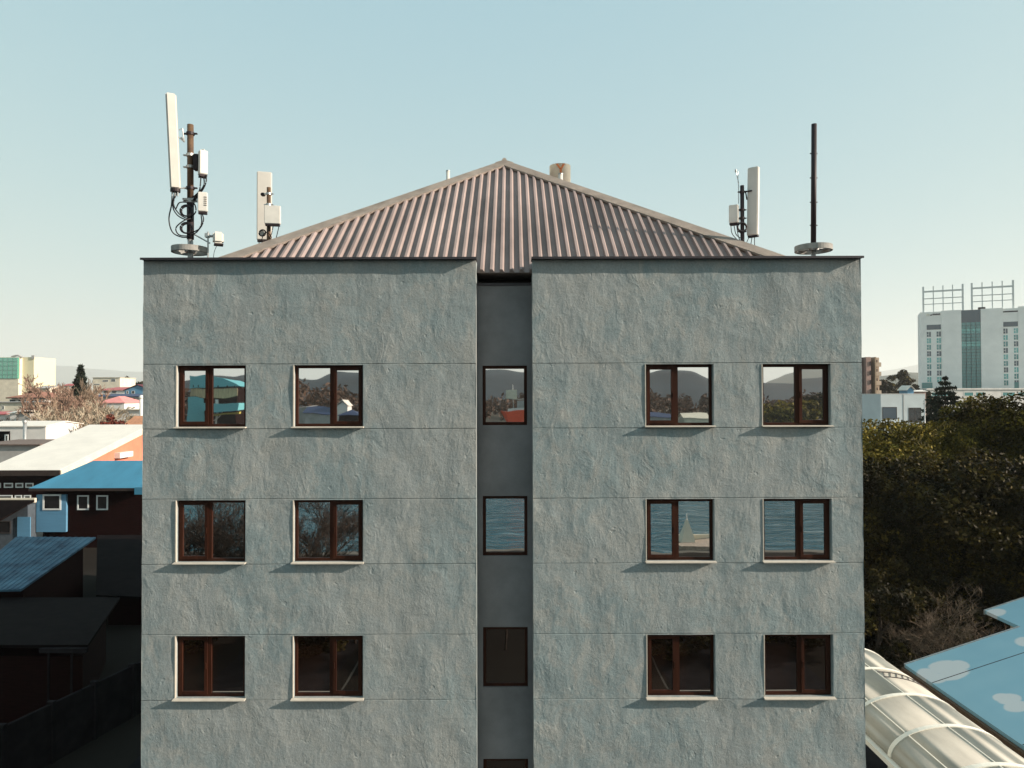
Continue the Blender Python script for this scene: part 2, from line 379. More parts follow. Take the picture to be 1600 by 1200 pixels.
# ribbed hip roof
EY, EZ = D+.28, H+2.60; AX = -.21; HW = 6.70; AY, AZ = D+6.2, H+6.86
EYB = 38.0; RYB = EYB-(AY-EY)
up = Vector((0, AY-EY, AZ-EZ)); nrm = Vector((0, -(AZ-EZ), AY-EY)).normalized()
def rp(x, t, h): return Vector((x, EY, EZ))+up*t+nrm*h
P = .211; prof = [(.000, 0.), (.010, .075), (.062, .075), (.108, 0.)]
bm = B(); row = []
xs = []; n0 = int(HW/P)+1
for k in range(-n0, n0+1):
    for dx, h in prof: xs.append((AX-.049+k*P+dx, h))
for x, h in xs:
    q = abs(x-AX)/HW
    if q > .995: continue
    row.append((bm.verts.new(rp(x, 0, h)), bm.verts.new(rp(x, 1-q, h)), x, h))
for a, b in zip(row, row[1:]):
    bm.faces.new([a[0], b[0], b[1], a[1]])
    if a[3] > 0 or b[3] > 0:                               # closed rib ends at the eave
        pts = [a[0].co.copy(), b[0].co.copy(), rp(b[2], 0, -.01), rp(a[2], 0, -.01)]
        poly(bm, pts)
cl, cr, ap, rb = Vector((AX-HW, EY, EZ)), Vector((AX+HW, EY, EZ)), Vector((AX, AY, AZ)), Vector((AX, RYB, AZ))
bl, br = Vector((AX-HW, EYB, EZ)), Vector((AX+HW, EYB, EZ))
quad(bm, cl, ap, rb, bl); quad(bm, cr, ap, rb, br); poly(bm, [bl, br, rb]); quad(bm, cl, cr, br, bl)
roof = obj('roof', bm, ROOF, bld)
for sgn, corner in ((-1, cl), (1, cr)):
    hd = (ap-corner).normalized(); pf = nrm.cross(hd).normalized()
    if pf.z > 0: pf = -pf
    ns = Vector((sgn*(AZ-EZ), 0, HW)).normalized(); ps = ns.cross(hd).normalized()
    if ps.z > 0: ps = -ps
    lift = Vector((0, 0, .115)); A0, A1 = corner+lift, ap+lift-Vector((sgn*-.0, 0, 0))
    bm = B(); wd = .34
    A1 = A1+hd*.02
    def sec(p): return [p+pf*wd-nrm*.055+Vector((0, 0, 0)), p+pf*wd, p, p+ps*wd, p+ps*wd-ns*.055]
    s0, s1 = [bm.verts.new(p) for p in sec(A0)], [bm.verts.new(p) for p in sec(A1)]
    for i in range(4): bm.faces.new([s0[i], s0[i+1], s1[i+1], s1[i]])
    bmesh.ops.solidify(bm, geom=bm.faces[:], thickness=.006)
    obj('hip_flashing', bm, HIP, roof)
bm = B(); cyl(bm, ap+Vector((0, -.03, .10)), rb+Vector((0, 0, .06)), .07, n=10); obj('ridge_cap', bm, HIP, roof)

# flues standing behind the hips
def flue(px, py, dep, r, label, h=1.3):
    p = at(px, py, dep); t = thing('flue_pipe', label, 'flue', (p.x, p.y, p.z-h))
    bm = B(); cyl(bm, (p.x, p.y, p.z-h), p, r, n=16); obj('pipe', bm, WHITEPL, t, True)
    bm = B(); cyl(bm, p+Vector((0, 0, .002)), p+Vector((0, 0, .03)), r*1.12, n=16); obj('rim', bm, GALV, t)
    return p
flue(700, 268, 21.2, .055, 'thin white flue pipe poking above the left hip of the ribbed roof', 3)
p = flue(876, 273, 20.6, .066, 'white flue pipe in front of the round metal chimney cowl', 3)
p = at(875, 260, 21.9)
t = thing('chimney_cowl', 'round galvanised chimney cowl with a rusty Y mark, right of the roof apex', 'chimney', (p.x, p.y, p.z-3))
bm = B(); cyl(bm, p-Vector((0, 0, .62)), p, .325, n=32, cap=False); bmesh.ops.solidify(bm, geom=bm.faces[:], thickness=.01); obj('drum', bm, mat('zinc sheet', (.80, .79, .70), .6, 0, var=.08, scale=3), t, True)
bm = B(); cyl(bm, p-Vector((0, 0, 3)), p-Vector((0, 0, .5)), .2, n=24); obj('stack', bm, GALV, t, True)
bm = B()
for s, dx in ((-1, -.12), (1, .10)):
    a = Vector((p.x+dx, p.y-.325, p.z-.02)); b = Vector((p.x, p.y-.345, p.z-.20))
    for q, r_ in ((a, b),): prism(bm, [q+Vector((-.035, 0, 0)), q+Vector((.035, 0, 0)), r_+Vector((.03, 0, 0)), r_+Vector((-.03, 0, 0))],
                                  [q+Vector((-.035, .012, 0)), q+Vector((.035, .012, 0)), r_+Vector((.03, .012, 0)), r_+Vector((-.03, .012, 0))])
box(bm, p.x-.032, p.x+.032, p.y-.35, p.y-.336, p.z-.30, p.z-.19); obj('bracket', bm, RUSTMARK, t)

# ---------------------------------------------------------------- antennas on the terrace
def ring_collar(px, py, dep, t, rr=.39):
    c = at(px, py, dep); bm = B()
    n = 40
    for k in range(n):
        a0, a1 = 2*math.pi*k/n, 2*math.pi*(k+1)/n
        def q(a, r_, z): return (c.x+r_*math.cos(a), c.y+r_*math.sin(a), c.z+z)
        quad(bm, q(a0, rr, -.06), q(a1, rr, -.06), q(a1, rr, .06), q(a0, rr, .06)); quad(bm, q(a0, rr-.05, -.06), q(a1, rr-.05, -.06), q(a1, rr-.05, .06), q(a0, rr-.05, .06))
        quad(bm, q(a0, rr-.05, .06), q(a1, rr-.05, .06), q(a1, rr, .06), q(a0, rr, .06)); quad(bm, q(a0, rr-.05, -.06), q(a1, rr-.05, -.06), q(a1, rr, -.06), q(a0, rr, -.06))
    bmesh.ops.remove_doubles(bm, verts=bm.verts, dist=.0005)
    obj('collar_ring', bm, CONCR, t)
    bm = B()
    for k in range(4):
        a = R(20+90*k); d = Vector((math.cos(a), math.sin(a), 0)); s = Vector((-d.y, d.x, 0))*.055
        b0, b1 = c+d*.05, c+d*(rr-.052)
        prism(bm, [b0-s, b1-s*1.6, b1+s*1.6, b0+s], [b0-s+Vector((0, 0, .02)), b1-s*1.6+Vector((0, 0, .02)), b1+s*1.6+Vector((0, 0, .02)), b0+s+Vector((0, 0, .02))])
    cyl(bm, c-Vector((0, 0, .04)), c+Vector((0, 0, .10)), .115, n=14)
    obj('collar_spokes', bm, GALV, t)
    return c
def wedge_box(bm, c, w_, d_, h_, rz=0, lean=(0, 0), bev=.012):
    """box centred at c, turned rz, sheared by lean, with softened edges"""
    vs = box(bm, -w_/2, w_/2, -d_/2, d_/2, -h_/2, h_/2)
    es = list({e for v in vs for e in v.link_edges})
    if bev: vs = list({v for f in bmesh.ops.bevel(bm, geom=es, offset=bev, segments=3, affect='EDGES')['faces'] for v in f.verts} | {v for v in vs if v.is_valid})
    for v in vs: v.co.x += lean[0]*v.co.z; v.co.y += lean[1]*v.co.z
    bmesh.ops.rotate(bm, verts=vs, cent=(0, 0, 0), matrix=Matrix.Rotation(rz, 3, 'Z')); bmesh.ops.translate(bm, verts=vs, vec=c)
def clamp(c, t, m=DARKSTEEL, r=.09):
    bm = B(); cyl(bm, c-Vector((0, 0, .03)), c+Vector((0, 0, .03)), r, n=12); box(bm, c.x-r*1.7, c.x+r*1.7, c.y-.025, c.y+.025, c.z-.014, c.z+.014); return obj('clamp', bm, m, t)
dep = 15.9
p = at(298, 405, dep)
m1 = thing('antenna_mast', 'tall rusty mast with long white leaning antenna, radio boxes and coiled cables', 'antenna mast', (p.x, p.y, ZF))
top = at(297.5, 195, dep); jn = at(297.5, 310, dep)
bm = B(); cyl(bm, jn, top, .068, n=16); obj('pole', bm, RUSTY, m1, True)
bm = B(); cyl(bm, (p.x, p.y, ZF), at(297.5, 372, dep), .06, n=16); obj('lower_pole', bm, GALV, m1, True)
bm = B(); cyl(bm, at(297.5, 374, dep), jn, .075, n=16); obj('sleeve', bm, DARKSTEEL, m1, True)
ring_collar(297, 391, dep, m1)
a, b = at(267, 147, dep-.25), at(274, 295, dep-.25); mid = (a+b)/2
bm = B(); wedge_box(bm, mid, .22, .13, (a-b).z, R(28), ((a.x-b.x)/(a.z-b.z)*.95, 0), .03); pa = obj('panel_antenna', bm, WHITEPL, m1)
bm = B(); cyl(bm, b-Vector((0, 0, .07)), b+Vector((0, 0, -.003)), .105, n=16); obj('end_cap', bm, DARKSTEEL, pa)
bm = B()
for k in range(3): cyl(bm, b+Vector((-.06+.06*k, -.02, -.17)), b+Vector((-.06+.06*k, -.02, -.07)), .016, n=8)
obj('connector', bm, GALV, pa)
q0, q1 = at(280, 203, dep-.15), at(288, 222, dep-.1)
bm = B(); tube(bm, [q0, at(285, 201, dep-.12), q1, at(283, 214, dep-.15)], .016); tube(bm, [at(279, 214, dep-.15), q1], .012); obj('tilt_bracket', bm, GALV, m1)
bm = B(); tube(bm, [at(281, 294, dep-.2), at(297, 294, dep)], .016); obj('lower_bracket', bm, GALV, m1)
for y, m_ in ((209, DARKSTEEL), (242.5, GALV), (261, GALV), (294, DARKSTEEL), (315, GALV)): clamp(at(297.5, y, dep), m1, m_)
def radio(c, w_, d_, h_, rz, t, vents=False, fins=True):
    bm = B(); wedge_box(bm, c, w_, d_, h_, rz); u = obj('radio_unit', bm, GREYBOX, t)
    bm = B(); wedge_box(bm, c-Vector((0, 0, h_/2+.028)), w_*.9, d_*.85, .05, rz, bev=0); obj('cable_gland_plate', bm, DARKSTEEL, u)
    if vents:
        bm = B()
        for k in range(5):
            v = Vector((w_*.28, -d_/2-.004, -h_*.18+k*.045)); v.rotate(Matrix.Rotation(rz, 3, 'Z')); wedge_box(bm, c+v, .06, .01, .014, rz, bev=0)
        obj('vent_slot', bm, DARKSTEEL, u)
    return u
u = radio(at(317, 255, dep-.1), .17, .20, .53, R(35), m1)
bm = B(); c = at(307, 254, dep-.04); wedge_box(bm, c, .12, .16, .36, R(10), bev=.02); obj('mounting_plate', bm, DARKSTEEL, m1)
bm = B(); c = at(317, 235.5, dep-.1); tube(bm, [c+Vector((-.03, 0, -.02)), c+Vector((-.02, 0, .03)), c+Vector((.03, 0, .03)), c+Vector((.03, 0, -.02))], .01); obj('lifting_lug', bm, GREYBOX, u)
u = radio(at(317, 316, dep-.12), .20, .13, .43, R(18), m1, True)
bm = B(); tube(bm, [at(299, 308, dep), at(313, 308, dep-.05)], .035); obj('arm', bm, DARKSTEEL, m1)
bm = B(); c = at(297, 313, dep); box(bm, c.x-.13, c.x+.16, c.y-.09, c.y+.06, c.z-.015, c.z+.03); obj('bracket_plate', bm, GALV, m1)
def cab(pts, r=.013, d=dep-.1): return spline([at(x, y, d+dd) for x, y, dd in pts], 6)
loops = [
 [(269, 300, -.1), (268, 320, -.12), (264, 342, -.1), (269, 362, -.1), (282, 370, 0), (296, 371, .05)],
 [(273, 300, -.1), (270, 322, -.12), (277, 336, -.1), (290, 343, -.05), (299, 341, .0)],
 [(277, 300, -.1), (271, 318, -.14), (279, 333, -.14), (292, 341, -.05), (300, 336, .0)],
 [(300, 341, 0), (287, 345, -.12), (275, 356, -.15), (280, 367, -.1), (297, 369, .0)],
 [(275, 326, -.14), (280, 317, -.16), (290, 316, -.1), (303, 318, -.06), (306, 330, -.05), (299, 340, 0)],
 [(314, 275, -.05), (313, 289, -.1), (311, 299, -.05), (303, 307, 0)],
 [(318, 275, -.05), (319, 287, -.1), (314, 297, -.05), (302, 312, 0)],
 [(322, 274, -.05), (322, 284, -.1), (317, 296, -.05), (304, 313, 0)],
 [(314, 334, -.05), (315, 349, -.1), (308, 362, -.08), (297, 368, 0)],
 [(316, 334, -.05), (318, 344, -.1), (312, 357, -.08), (299, 364, 0)],
]
bm = B()
for lp in loops: tube(bm, cab(lp), .014)
for cx, cy, r_ in ((291, 329, .16), (292, 330, .145), (291, 356, .155), (292, 357, .14)):
    tube(bm, arc_pts(at(cx, cy, dep-.16), (1, .15, 0), (0, .1, 1), r_*.78, 0, 360, 22), .019)
obj('cables', bm, CABLE, m1, True)
bm = B(); c0 = at(303, 366, dep-.03); c1 = at(328, 380, dep-.12); tube(bm, [c0, c1], .017); tube(bm, [at(325, 404, dep-.12), at(325, 362, dep-.12)], .017); obj('side_arm', bm, GALV, m1)
c = at(341, 372, dep-.2)
sp = thing('floodlight', 'small white boxy lamp head on a side arm beside the left mast ring', 'floodlight', (c.x, c.y, c.z-.15))
bm = B(); wedge_box(bm, c, .22, .24, .26, R(25), (0, .12), .04); obj('housing', bm, WHITEPL, sp)
bm = B(); wedge_box(bm, c+Vector((0, .02, -.145)), .19, .21, .03, R(25), bev=0); obj('lens', bm, DARKSTEEL, sp)
bm = B(); tube(bm, [at(322, 369, dep-.12), at(333, 369, dep-.17)], .03); wedge_box(bm, at(324, 368, dep-.12), .09, .1, .1, 0, bev=.01); obj('bracket', bm, GALV, sp)
bm = B(); tube(bm, spline([at(339, 383, dep-.18), at(335, 393, dep-.15), at(333, 406, dep-.1)]), .006); obj('lead', bm, CABLE, sp)

dep = 19.8
p = at(417, 385, dep)
m2 = thing('antenna_mast', 'short mast with flat cream panel antenna and square box, left roof hip', 'antenna mast', (p.x, p.y, ZF))
a, b = at(412, 267, dep), at(412, 374, dep)
bm = B(); wedge_box(bm, (a+b)/2+Vector((-.02, .12, 0)), .40, .14, (a-b).z, R(14), (0, 0), .02); pa = obj('panel_antenna', bm, WHITEPL, m2)
bm = B(); wedge_box(bm, b+Vector((-.02, .1, -.03)), .36, .12, .05, R(14), bev=0); obj('end_cap', bm, DARKSTEEL, pa)
bm = B(); cyl(bm, (at(420, 400, dep-.2).x, at(420, 400, dep-.2).y, ZF), at(420, 293, dep-.2), .055, n=14); obj('pole', bm, RUSTY, m2, True)
clamp(at(420, 303, dep-.2), m2, GALV, .075); clamp(at(420, 320, dep-.2), m2, GALV, .075)
bm = B(); wedge_box(bm, at(411, 304, dep-.12), .11, .12, .09, 0, bev=.02); obj('tilt_bracket', bm, DARKSTEEL, m2)
radio(at(426, 336, dep-.34), .42, .14, .50, R(10), m2)
bm = B()
for lp in ([(420, 352, -.3), (418, 362, -.3), (424, 370, -.25), (421, 378, -.2)], [(427, 352, -.35), (424, 366, -.3), (418, 376, -.2)], [(436, 353, -.35), (433, 366, -.3), (430, 377, -.25)], [(408, 378, 0), (412, 366, -.2), (418, 362, -.25)], [(405, 376, -.1), (405, 384, -.1), (409, 392, 0)], [(411, 376, -.1), (411, 390, 0)]):
    tube(bm, spline([at(x, y, dep+d) for x, y, d in lp]), .012)
tube(bm, arc_pts(at(410, 364, dep-.2), (1, 0, 0), (0, .2, 1), .09, 0, 360), .02); obj('cables', bm, CABLE, m2, True)
bm = B(); cyl(bm, at(409, 364, dep-.16), at(409, 364, dep-.1), .07, n=14); obj('dish', bm, WHITEPL, m2)

p = at(1160, 385, dep)
m3 = thing('antenna_mast', 'dark mast with pale panel antenna and thin whip above the right roof hip', 'antenna mast', (p.x, p.y, ZF))
bm = B(); cyl(bm, (p.x, p.y, ZF), at(1159.5, 290, dep), .055, n=14); obj('pole', bm, DARKSTEEL, m3, True)
a, b = at(1177, 262, dep), at(1177, 368, dep)
bm = B(); wedge_box(bm, (a+b)/2, .30, .15, (a-b).z, R(-38), (.02, 0), .02); pa = obj('panel_antenna', bm, WHITEPL, m3)
bm = B(); wedge_box(bm, b+Vector((0, 0, -.025)), .27, .13, .045, R(-38), bev=0); obj('end_cap', bm, DARKSTEEL, pa)
bm = B(); tube(bm, [at(1159, 300, dep), at(1175, 298, dep-.05)], .022); tube(bm, [at(1165, 300, dep), at(1167, 312, dep)], .018); obj('tilt_bracket', bm, DARKSTEEL, m3)
for y in (300, 328, 341, 362): clamp(at(1159.5, y, dep), m3, DARKSTEEL, .07)
radio(at(1147, 335, dep+.05), .25, .2, .50, R(-30), m3)
bm = B(); tube(bm, arc_pts(at(1159.5, 355, dep-.12), (1, 0, 0), (0, .15, 1), .125, 0, 360, 24), .03)
for lp in ([(1142, 353, 0), (1144, 365, 0), (1152, 375, 0)], [(1147, 353, 0), (1150, 366, 0), (1157, 372, 0)], [(1151, 352, 0), (1153, 366, 0), (1156, 376, 0)], [(1170, 371, 0), (1166, 382, 0), (1168, 392, 0)], [(1175, 371, 0), (1173, 385, 0), (1174, 395, 0)], [(1179, 371, 0), (1179, 395, 0)]):
    tube(bm, spline([at(x, y, dep+d) for x, y, d in lp]), .011)
obj('cables', bm, CABLE, m3, True)
bm = B(); tube(bm, [at(1154, 318, dep), at(1154, 285, dep), at(1150, 268, dep)], .010); cyl(bm, at(1150, 269, dep), at(1149.7, 265, dep), .03, n=10); tube(bm, [at(1153, 286, dep), at(1153.5, 268, dep)], .008); obj('whip', bm, GALV, m3)

dep = 15.9
p = at(1271, 405, dep)
m4 = thing('bare_mast', 'plain dark mast with only a round collar ring at its foot, front right roof corner', 'mast', (p.x, p.y, ZF))
bm = B(); top = at(1272, 194, dep); cyl(bm, at(1271, 384, dep), top, .058, n=16)
for y in (240, 278, 316, 352):
    c = at(1271.4, y, dep); box(bm, c.x-.085, c.x+.085, c.y-.01, c.y+.01, c.z-.01, c.z+.01)
obj('pole', bm, DARKSTEEL, m4, True)
bm = B(); cyl(bm, (p.x, p.y, ZF), at(1271, 388, dep), .05, n=16); obj('lower_pole', bm, GALV, m4, True)
ring_collar(1271, 388.5, dep, m4, .40)
#--END1
# ---------------------------------------------------------------- more materials
ASPH = mat('asphalt', (.020, .018, .019), .9, var=.25, scale=1.2, bump=.004, bscale=30, spec=.04)
EARTH = mat('earth and worn paving darkened for shade', (.014, .011, .009), .95, var=.35, scale=.12, col2=(.026, .022, .018), spec=.04)  # near black base carries the yards' shade in its colour
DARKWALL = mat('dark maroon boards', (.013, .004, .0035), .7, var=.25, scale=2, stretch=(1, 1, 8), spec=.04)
DARKROOF = mat('roof darkened for shade', (.007, .0045, .0045), .85, var=.3, scale=1.5, spec=.04)  # colour lowered to stand in for shade on the sheds
BLUEROOF = mat('blue sheet roof', (.045, .195, .300), .5, 0, var=.12, scale=.5, stretch=(1, .15, 1))
BLUEOLD = mat('weathered blue sheet roof', (.075, .165, .230), .6, 0, var=.15, scale=.8, col2=(.012, .035, .065), spec=.15)
LBLUE = mat('light blue boards', (.095, .235, .36), .65, var=.06, scale=1, stretch=(.3, .3, 3))
WHITEROOF = mat('white sheet roof', (.70, .655, .58), .6, var=.05, scale=.4)
ORANGE = mat('salmon orange wall', (.60, .20, .12), .75, var=.06, scale=.8)
CREAM = mat('cream render', (.64, .58, .46), .85, var=.08, scale=.6)
WHITEW = mat('white render', (.66, .64, .60), .8, var=.08, scale=.5)
GREYW = mat('grey render', (.36, .35, .33), .85, var=.12, scale=.5)
FRAMEW = mat('white window frame', (.60, .62, .60), .6, var=.05)
FRAMED = mat('dark window frame', (.04, .035, .035), .6)
RED = mat('red sheet roof', (.42, .10, .10), .6, var=.12, scale=.6)
MAROON = mat('maroon roof', (.13, .022, .030), .6, var=.15, scale=.6)
PINK = mat('pink roof', (.62, .25, .23), .7, var=.08, scale=.6)
BROWNR = mat('brown tile roof', (.30, .135, .090), .8, var=.2, scale=1.5)
TERRA = mat('orange tile roof', (.46, .22, .12), .8, var=.2, scale=2)
NAVY = mat('navy roof', (.035, .05, .11), .6, var=.15)
BRICKB = mat('brown brick', (.30, .20, .17), .85, var=.12, scale=1)
BEIGE = mat('beige balcony render', (.46, .36, .27), .85, var=.1, scale=1)
TEALG = glass_mat('teal curtain glass', (.05, .21, .21), .10, .15)
TEALD = glass_mat('dark curtain glass', (.06, .085, .11), .07, .15)
TEALL = glass_mat('light teal curtain glass', (.10, .38, .36), .10, .15)
GREENG = glass_mat('green mirror glass', (.05, .30, .21), .22, .12)
DGLASS = glass_mat('dark small pane', (.015, .014, .016), .16, .06)
HOTELW = mat('hotel off white cladding', (.84, .83, .79), .7, var=.05, scale=.2)
BLOCK = mat('concrete blocks darkened for shade', (.020, .017, .018), .9, var=.25, scale=1.2, bump=.004, spec=.04)  # concrete tone lowered so the wall reads as shaded
POLY = mat('hazy polycarbonate', (.42, .395, .335), .55, var=.14, scale=.6, spec=.4, stretch=(2.5, .5, 1))
RIBW = mat('white painted arch', (.80, .76, .66), .5, var=.04)
BARK = mat('dark bark', (.06, .045, .033), .9, var=.3, scale=6)
TANBARK = mat('tan bare twigs', (.30, .215, .150), .9, var=.25, scale=2)
TANTW = mat('reddish bare twigs', (.255, .160, .115), .9, var=.25, scale=2)
PALETW = mat('pale dry twigs', (.36, .30, .22), .9, var=.2, scale=5)
LEAF1 = leaf_mat('sunlit olive leaf', (.030, .026, .004), (.42, .32, .06), .25)  # gold end of the mix paints sunlit clumps
LEAF2 = leaf_mat('shade darkened green leaf', (.007, .006, .002), (.090, .066, .012), .08)  # leaf colour darkened to make the tree bodies look shaded
NEEDLE = leaf_mat('conifer needles', (.016, .022, .014), (.030, .036, .022), .05)
REDLEAF = leaf_mat('red brown leaf', (.12, .030, .022), (.20, .055, .035), .15)
HAZEHILL = mat('wooded hill', (.075, .080, .060), .95, var=.25, scale=.004)

# ---------------------------------------------------------------- ground, river, far hills
bm = B()
NX = 30
def gz(x, y): return 0.0
quad(bm, (-18500, -34, 0), (18500, -34, 0), (18500, 18500, 0), (-18500, 18500, 0))
quad(bm, (-18500, -34, 0), (18500, -34, 0), (18500, -36, -1.2), (-18500, -36, -1.2))
struct('ground', bm, mat('pale town ground', (.15, .135, .115), .95, var=.3, scale=.03, spec=.05))
def sheet(name, pts, z, m):
    bm = B(); poly(bm, [(x, y, z) for x, y in pts]); return struct(name, bm, m)
sheet('back_yard', [(-72, -33), (-8, -33), (-8, 66), (-72, 66)], .003, EARTH); sheet('tree_yard', [(7.4, -33), (70, -33), (70, 64), (7.4, 64)], .003, EARTH); sheet('forecourt', [(-7.9, -33), (7.3, -33), (7.3, 14.7), (-7.9, 14.7)], .003, EARTH)
sheet('road', [(-14.5, -30), (-8.6, -30), (-8.6, 60), (-14.5, 60)], .007, ASPH)
sheet('yard', [(7.6, -30), (15.2, -30), (15.2, 60), (7.6, 60)], .007, ASPH)
m = bpy.data.materials.new('river water'); m.use_nodes = True; n, l = m.node_tree.nodes, m.node_tree.links
p = n['Principled BSDF']; p.inputs['Base Color'].default_value = (.010, .070, .095, 1); p.inputs['Roughness'].default_value = .10
p.inputs['Specular IOR Level'].default_value = .35
tc = n.new('ShaderNodeTexCoord'); mp = n.new('ShaderNodeMapping'); mp.inputs['Scale'].default_value = (.35, 1.4, 1); l.new(tc.outputs['Object'], mp.inputs[0])
wv = n.new('ShaderNodeTexNoise'); wv.inputs['Scale'].default_value = .55; wv.inputs['Detail'].default_value = 5; wv.inputs['Distortion'].default_value = .6; l.new(mp.outputs[0], wv.inputs[0])
bp = n.new('ShaderNodeBump'); bp.inputs['Distance'].default_value = .9; l.new(wv.outputs[0], bp.inputs['Height']); l.new(bp.outputs[0], p.inputs['Normal'])
bm = B(); quad(bm, (-9000, -36.5, -1.1), (9000, -36.5, -1.1), (9000, -9000, -1.1), (-9000, -9000, -1.1)); struct('river', bm, m)

def hills(name, x0, x1, y, base, prof, depth, m, n=120, rough=6, seed=0):
    """a range of hills: crest profile over x, sloping away before and behind"""
    bm = B(); rows = []
    for j, (f, hh) in enumerate(((-1, 0), (-.55, .45), (-.22, .86), (0, 1), (.3, .8), (1, 0))):
        r_ = []
        for i in range(n+1):
            x = x0+(x1-x0)*i/n; c = np.interp(x, [q[0] for q in prof], [q[1] for q in prof])
            k = noise.noise(Vector((i*.35+seed, j*1.3, 2)))*rough*(1 if 0 < j < 5 else 0)
            r_.append(bm.verts.new((x, y+f*depth+noise.noise(Vector((i*.2, j, seed)))*depth*.1, base+c*hh+k*(.6+.4*hh))))
        rows.append(r_)
    for a, b in zip(rows, rows[1:]):
        for i in range(n): bm.faces.new([a[i], a[i+1], b[i+1], b[i]])
    o = struct(name, bm, m, True); return o
def hp(px, py, d): q = at(px, py, d); return (q.x, q.z)
hills('far_hills', -16500, 16500, 14000, -2, [(-16500, 450)]+[hp(x, y, 14000) for x, y in ((-150, 578), (0, 575), (55, 574), (90, 571), (115, 572), (140, 576), (165, 577), (190, 580), (222, 581), (400, 574), (900, 590), (1300, 584), (1378, 580), (1400, 576), (1425, 571), (1440, 569), (1600, 566))]+[(16500, 550)], 1600, HAZEHILL, 240, 14)
hills('near_hills', 250, 4000, 2300, -2, [(250, 2)]+[hp(x, y, 2300) for x, y in ((1100, 610), (1300, 592), (1378, 588), (1410, 581), (1440, 582), (1600, 580))]+[(4000, 60)], 320, HAZEHILL, 120, 6, 5)

# ---------------------------------------------------------------- trees
def mesh_np(name, verts, faces_n, m, parent=None):
    """quads from an (n,4,3) array"""
    n_ = len(verts); me = bpy.data.meshes.new(name); v = verts.reshape(-1, 3).astype(np.float32)
    me.vertices.add(len(v)); me.vertices.foreach_set('co', v.ravel()); me.loops.add(4*n_); me.loops.foreach_set('vertex_index', np.arange(4*n_, dtype=np.int32))
    me.polygons.add(n_); me.polygons.foreach_set('loop_start', np.arange(0, 4*n_, 4, dtype=np.int32))
    me.update(calc_edges=True); me.materials.append(m); o = link(bpy.data.objects.new(name, me)); o.parent = parent; return o
def leaf_quads(c, size, flat=.0, droop=0., asp=.55):
    n_ = len(c); u = RNG.normal(size=(n_, 3)); u /= np.linalg.norm(u, axis=1)[:, None]
    w_ = RNG.normal(size=(n_, 3)); w_[:, 2] += flat; v = np.cross(w_, u); v /= np.linalg.norm(v, axis=1)[:, None]+1e-9
    s = size*RNG.uniform(.6, 1.35, (n_, 1)); u = u*s; v = v*s*asp
    return np.stack([c-u*.9, c-v, c+u, c+v], axis=1)
def crown_pts(rx, ry, rz, cz, nclump, per, rc, seed, taper=0.):
    rg = np.random.default_rng(seed); out = []
    for k in range(nclump):
        d = rg.normal(size=3); d /= np.linalg.norm(d); d[2] = d[2]*.95+.1; q = rg.uniform(.62, 1.0)
        wz = 1-taper*max(0, d[2]*q)
        c = np.array([d[0]*rx*q*wz, d[1]*ry*q*wz, cz+d[2]*rz*q])
        r_ = rc*rg.uniform(.55, 1.3); e = rg.normal(size=(int(per*(r_/rc)**1.6), 3)); e /= np.linalg.norm(e, axis=1)[:, None]
        e *= (rg.uniform(.25, 1, (len(e), 1))**.45); e[:, 2] *= .75
        out.append(c+e*r_)
    return np.concatenate(out)
def limb_mesh(bm, base, top, r, rng_, crown, nl=7):
    pts = [Vector(base)]; n_ = 5
    for i in range(1, n_+1): pts.append(Vector(base).lerp(Vector(top), i/n_)+Vector((rng_.uniform(-.15, .15), rng_.uniform(-.15, .15), 0)))
    for i in range(n_): cyl(bm, pts[i], pts[i+1], r*(1-i/n_*.75), r*(1-(i+1)/n_*.75), 8, cap=(i in (0, n_-1)))
    for k in range(nl):
        i = rng_.randint(1, n_-1); a = pts[i]; ang = rng_.uniform(0, 6.28); L = rng_.uniform(.5, .85)*crown
        b = a+Vector((math.cos(ang)*L, math.sin(ang)*L, rng_.uniform(.5, 1.3)*L*.7)); mid = a.lerp(b, .5)+Vector((0, 0, .15*L))
        cyl(bm, a, mid, r*.4, r*.25, 6); cyl(bm, mid, b, r*.25, r*.08, 6)
def leafy_tree(label, loc, h, rx, rz, seed, lm, nclump=70, per=150, leaf=.17, group=None, name='leafy_tree', cat='tree', rc=None):
    t = thing(name, label, cat, loc, group); rg = random.Random(seed)
    bm = B(); limb_mesh(bm, (0, 0, 0), (0, 0, h*.8), h*.03, rg, rx*.8); obj('trunk', bm, BARK, t, True, local=True)
    cz = h-rz; pts = crown_pts(rx, rx, rz, cz, nclump, per, rc or rx*.30, seed)
    o = mesh_np('crown', leaf_quads(pts, leaf, .3), None, lm, t); return t
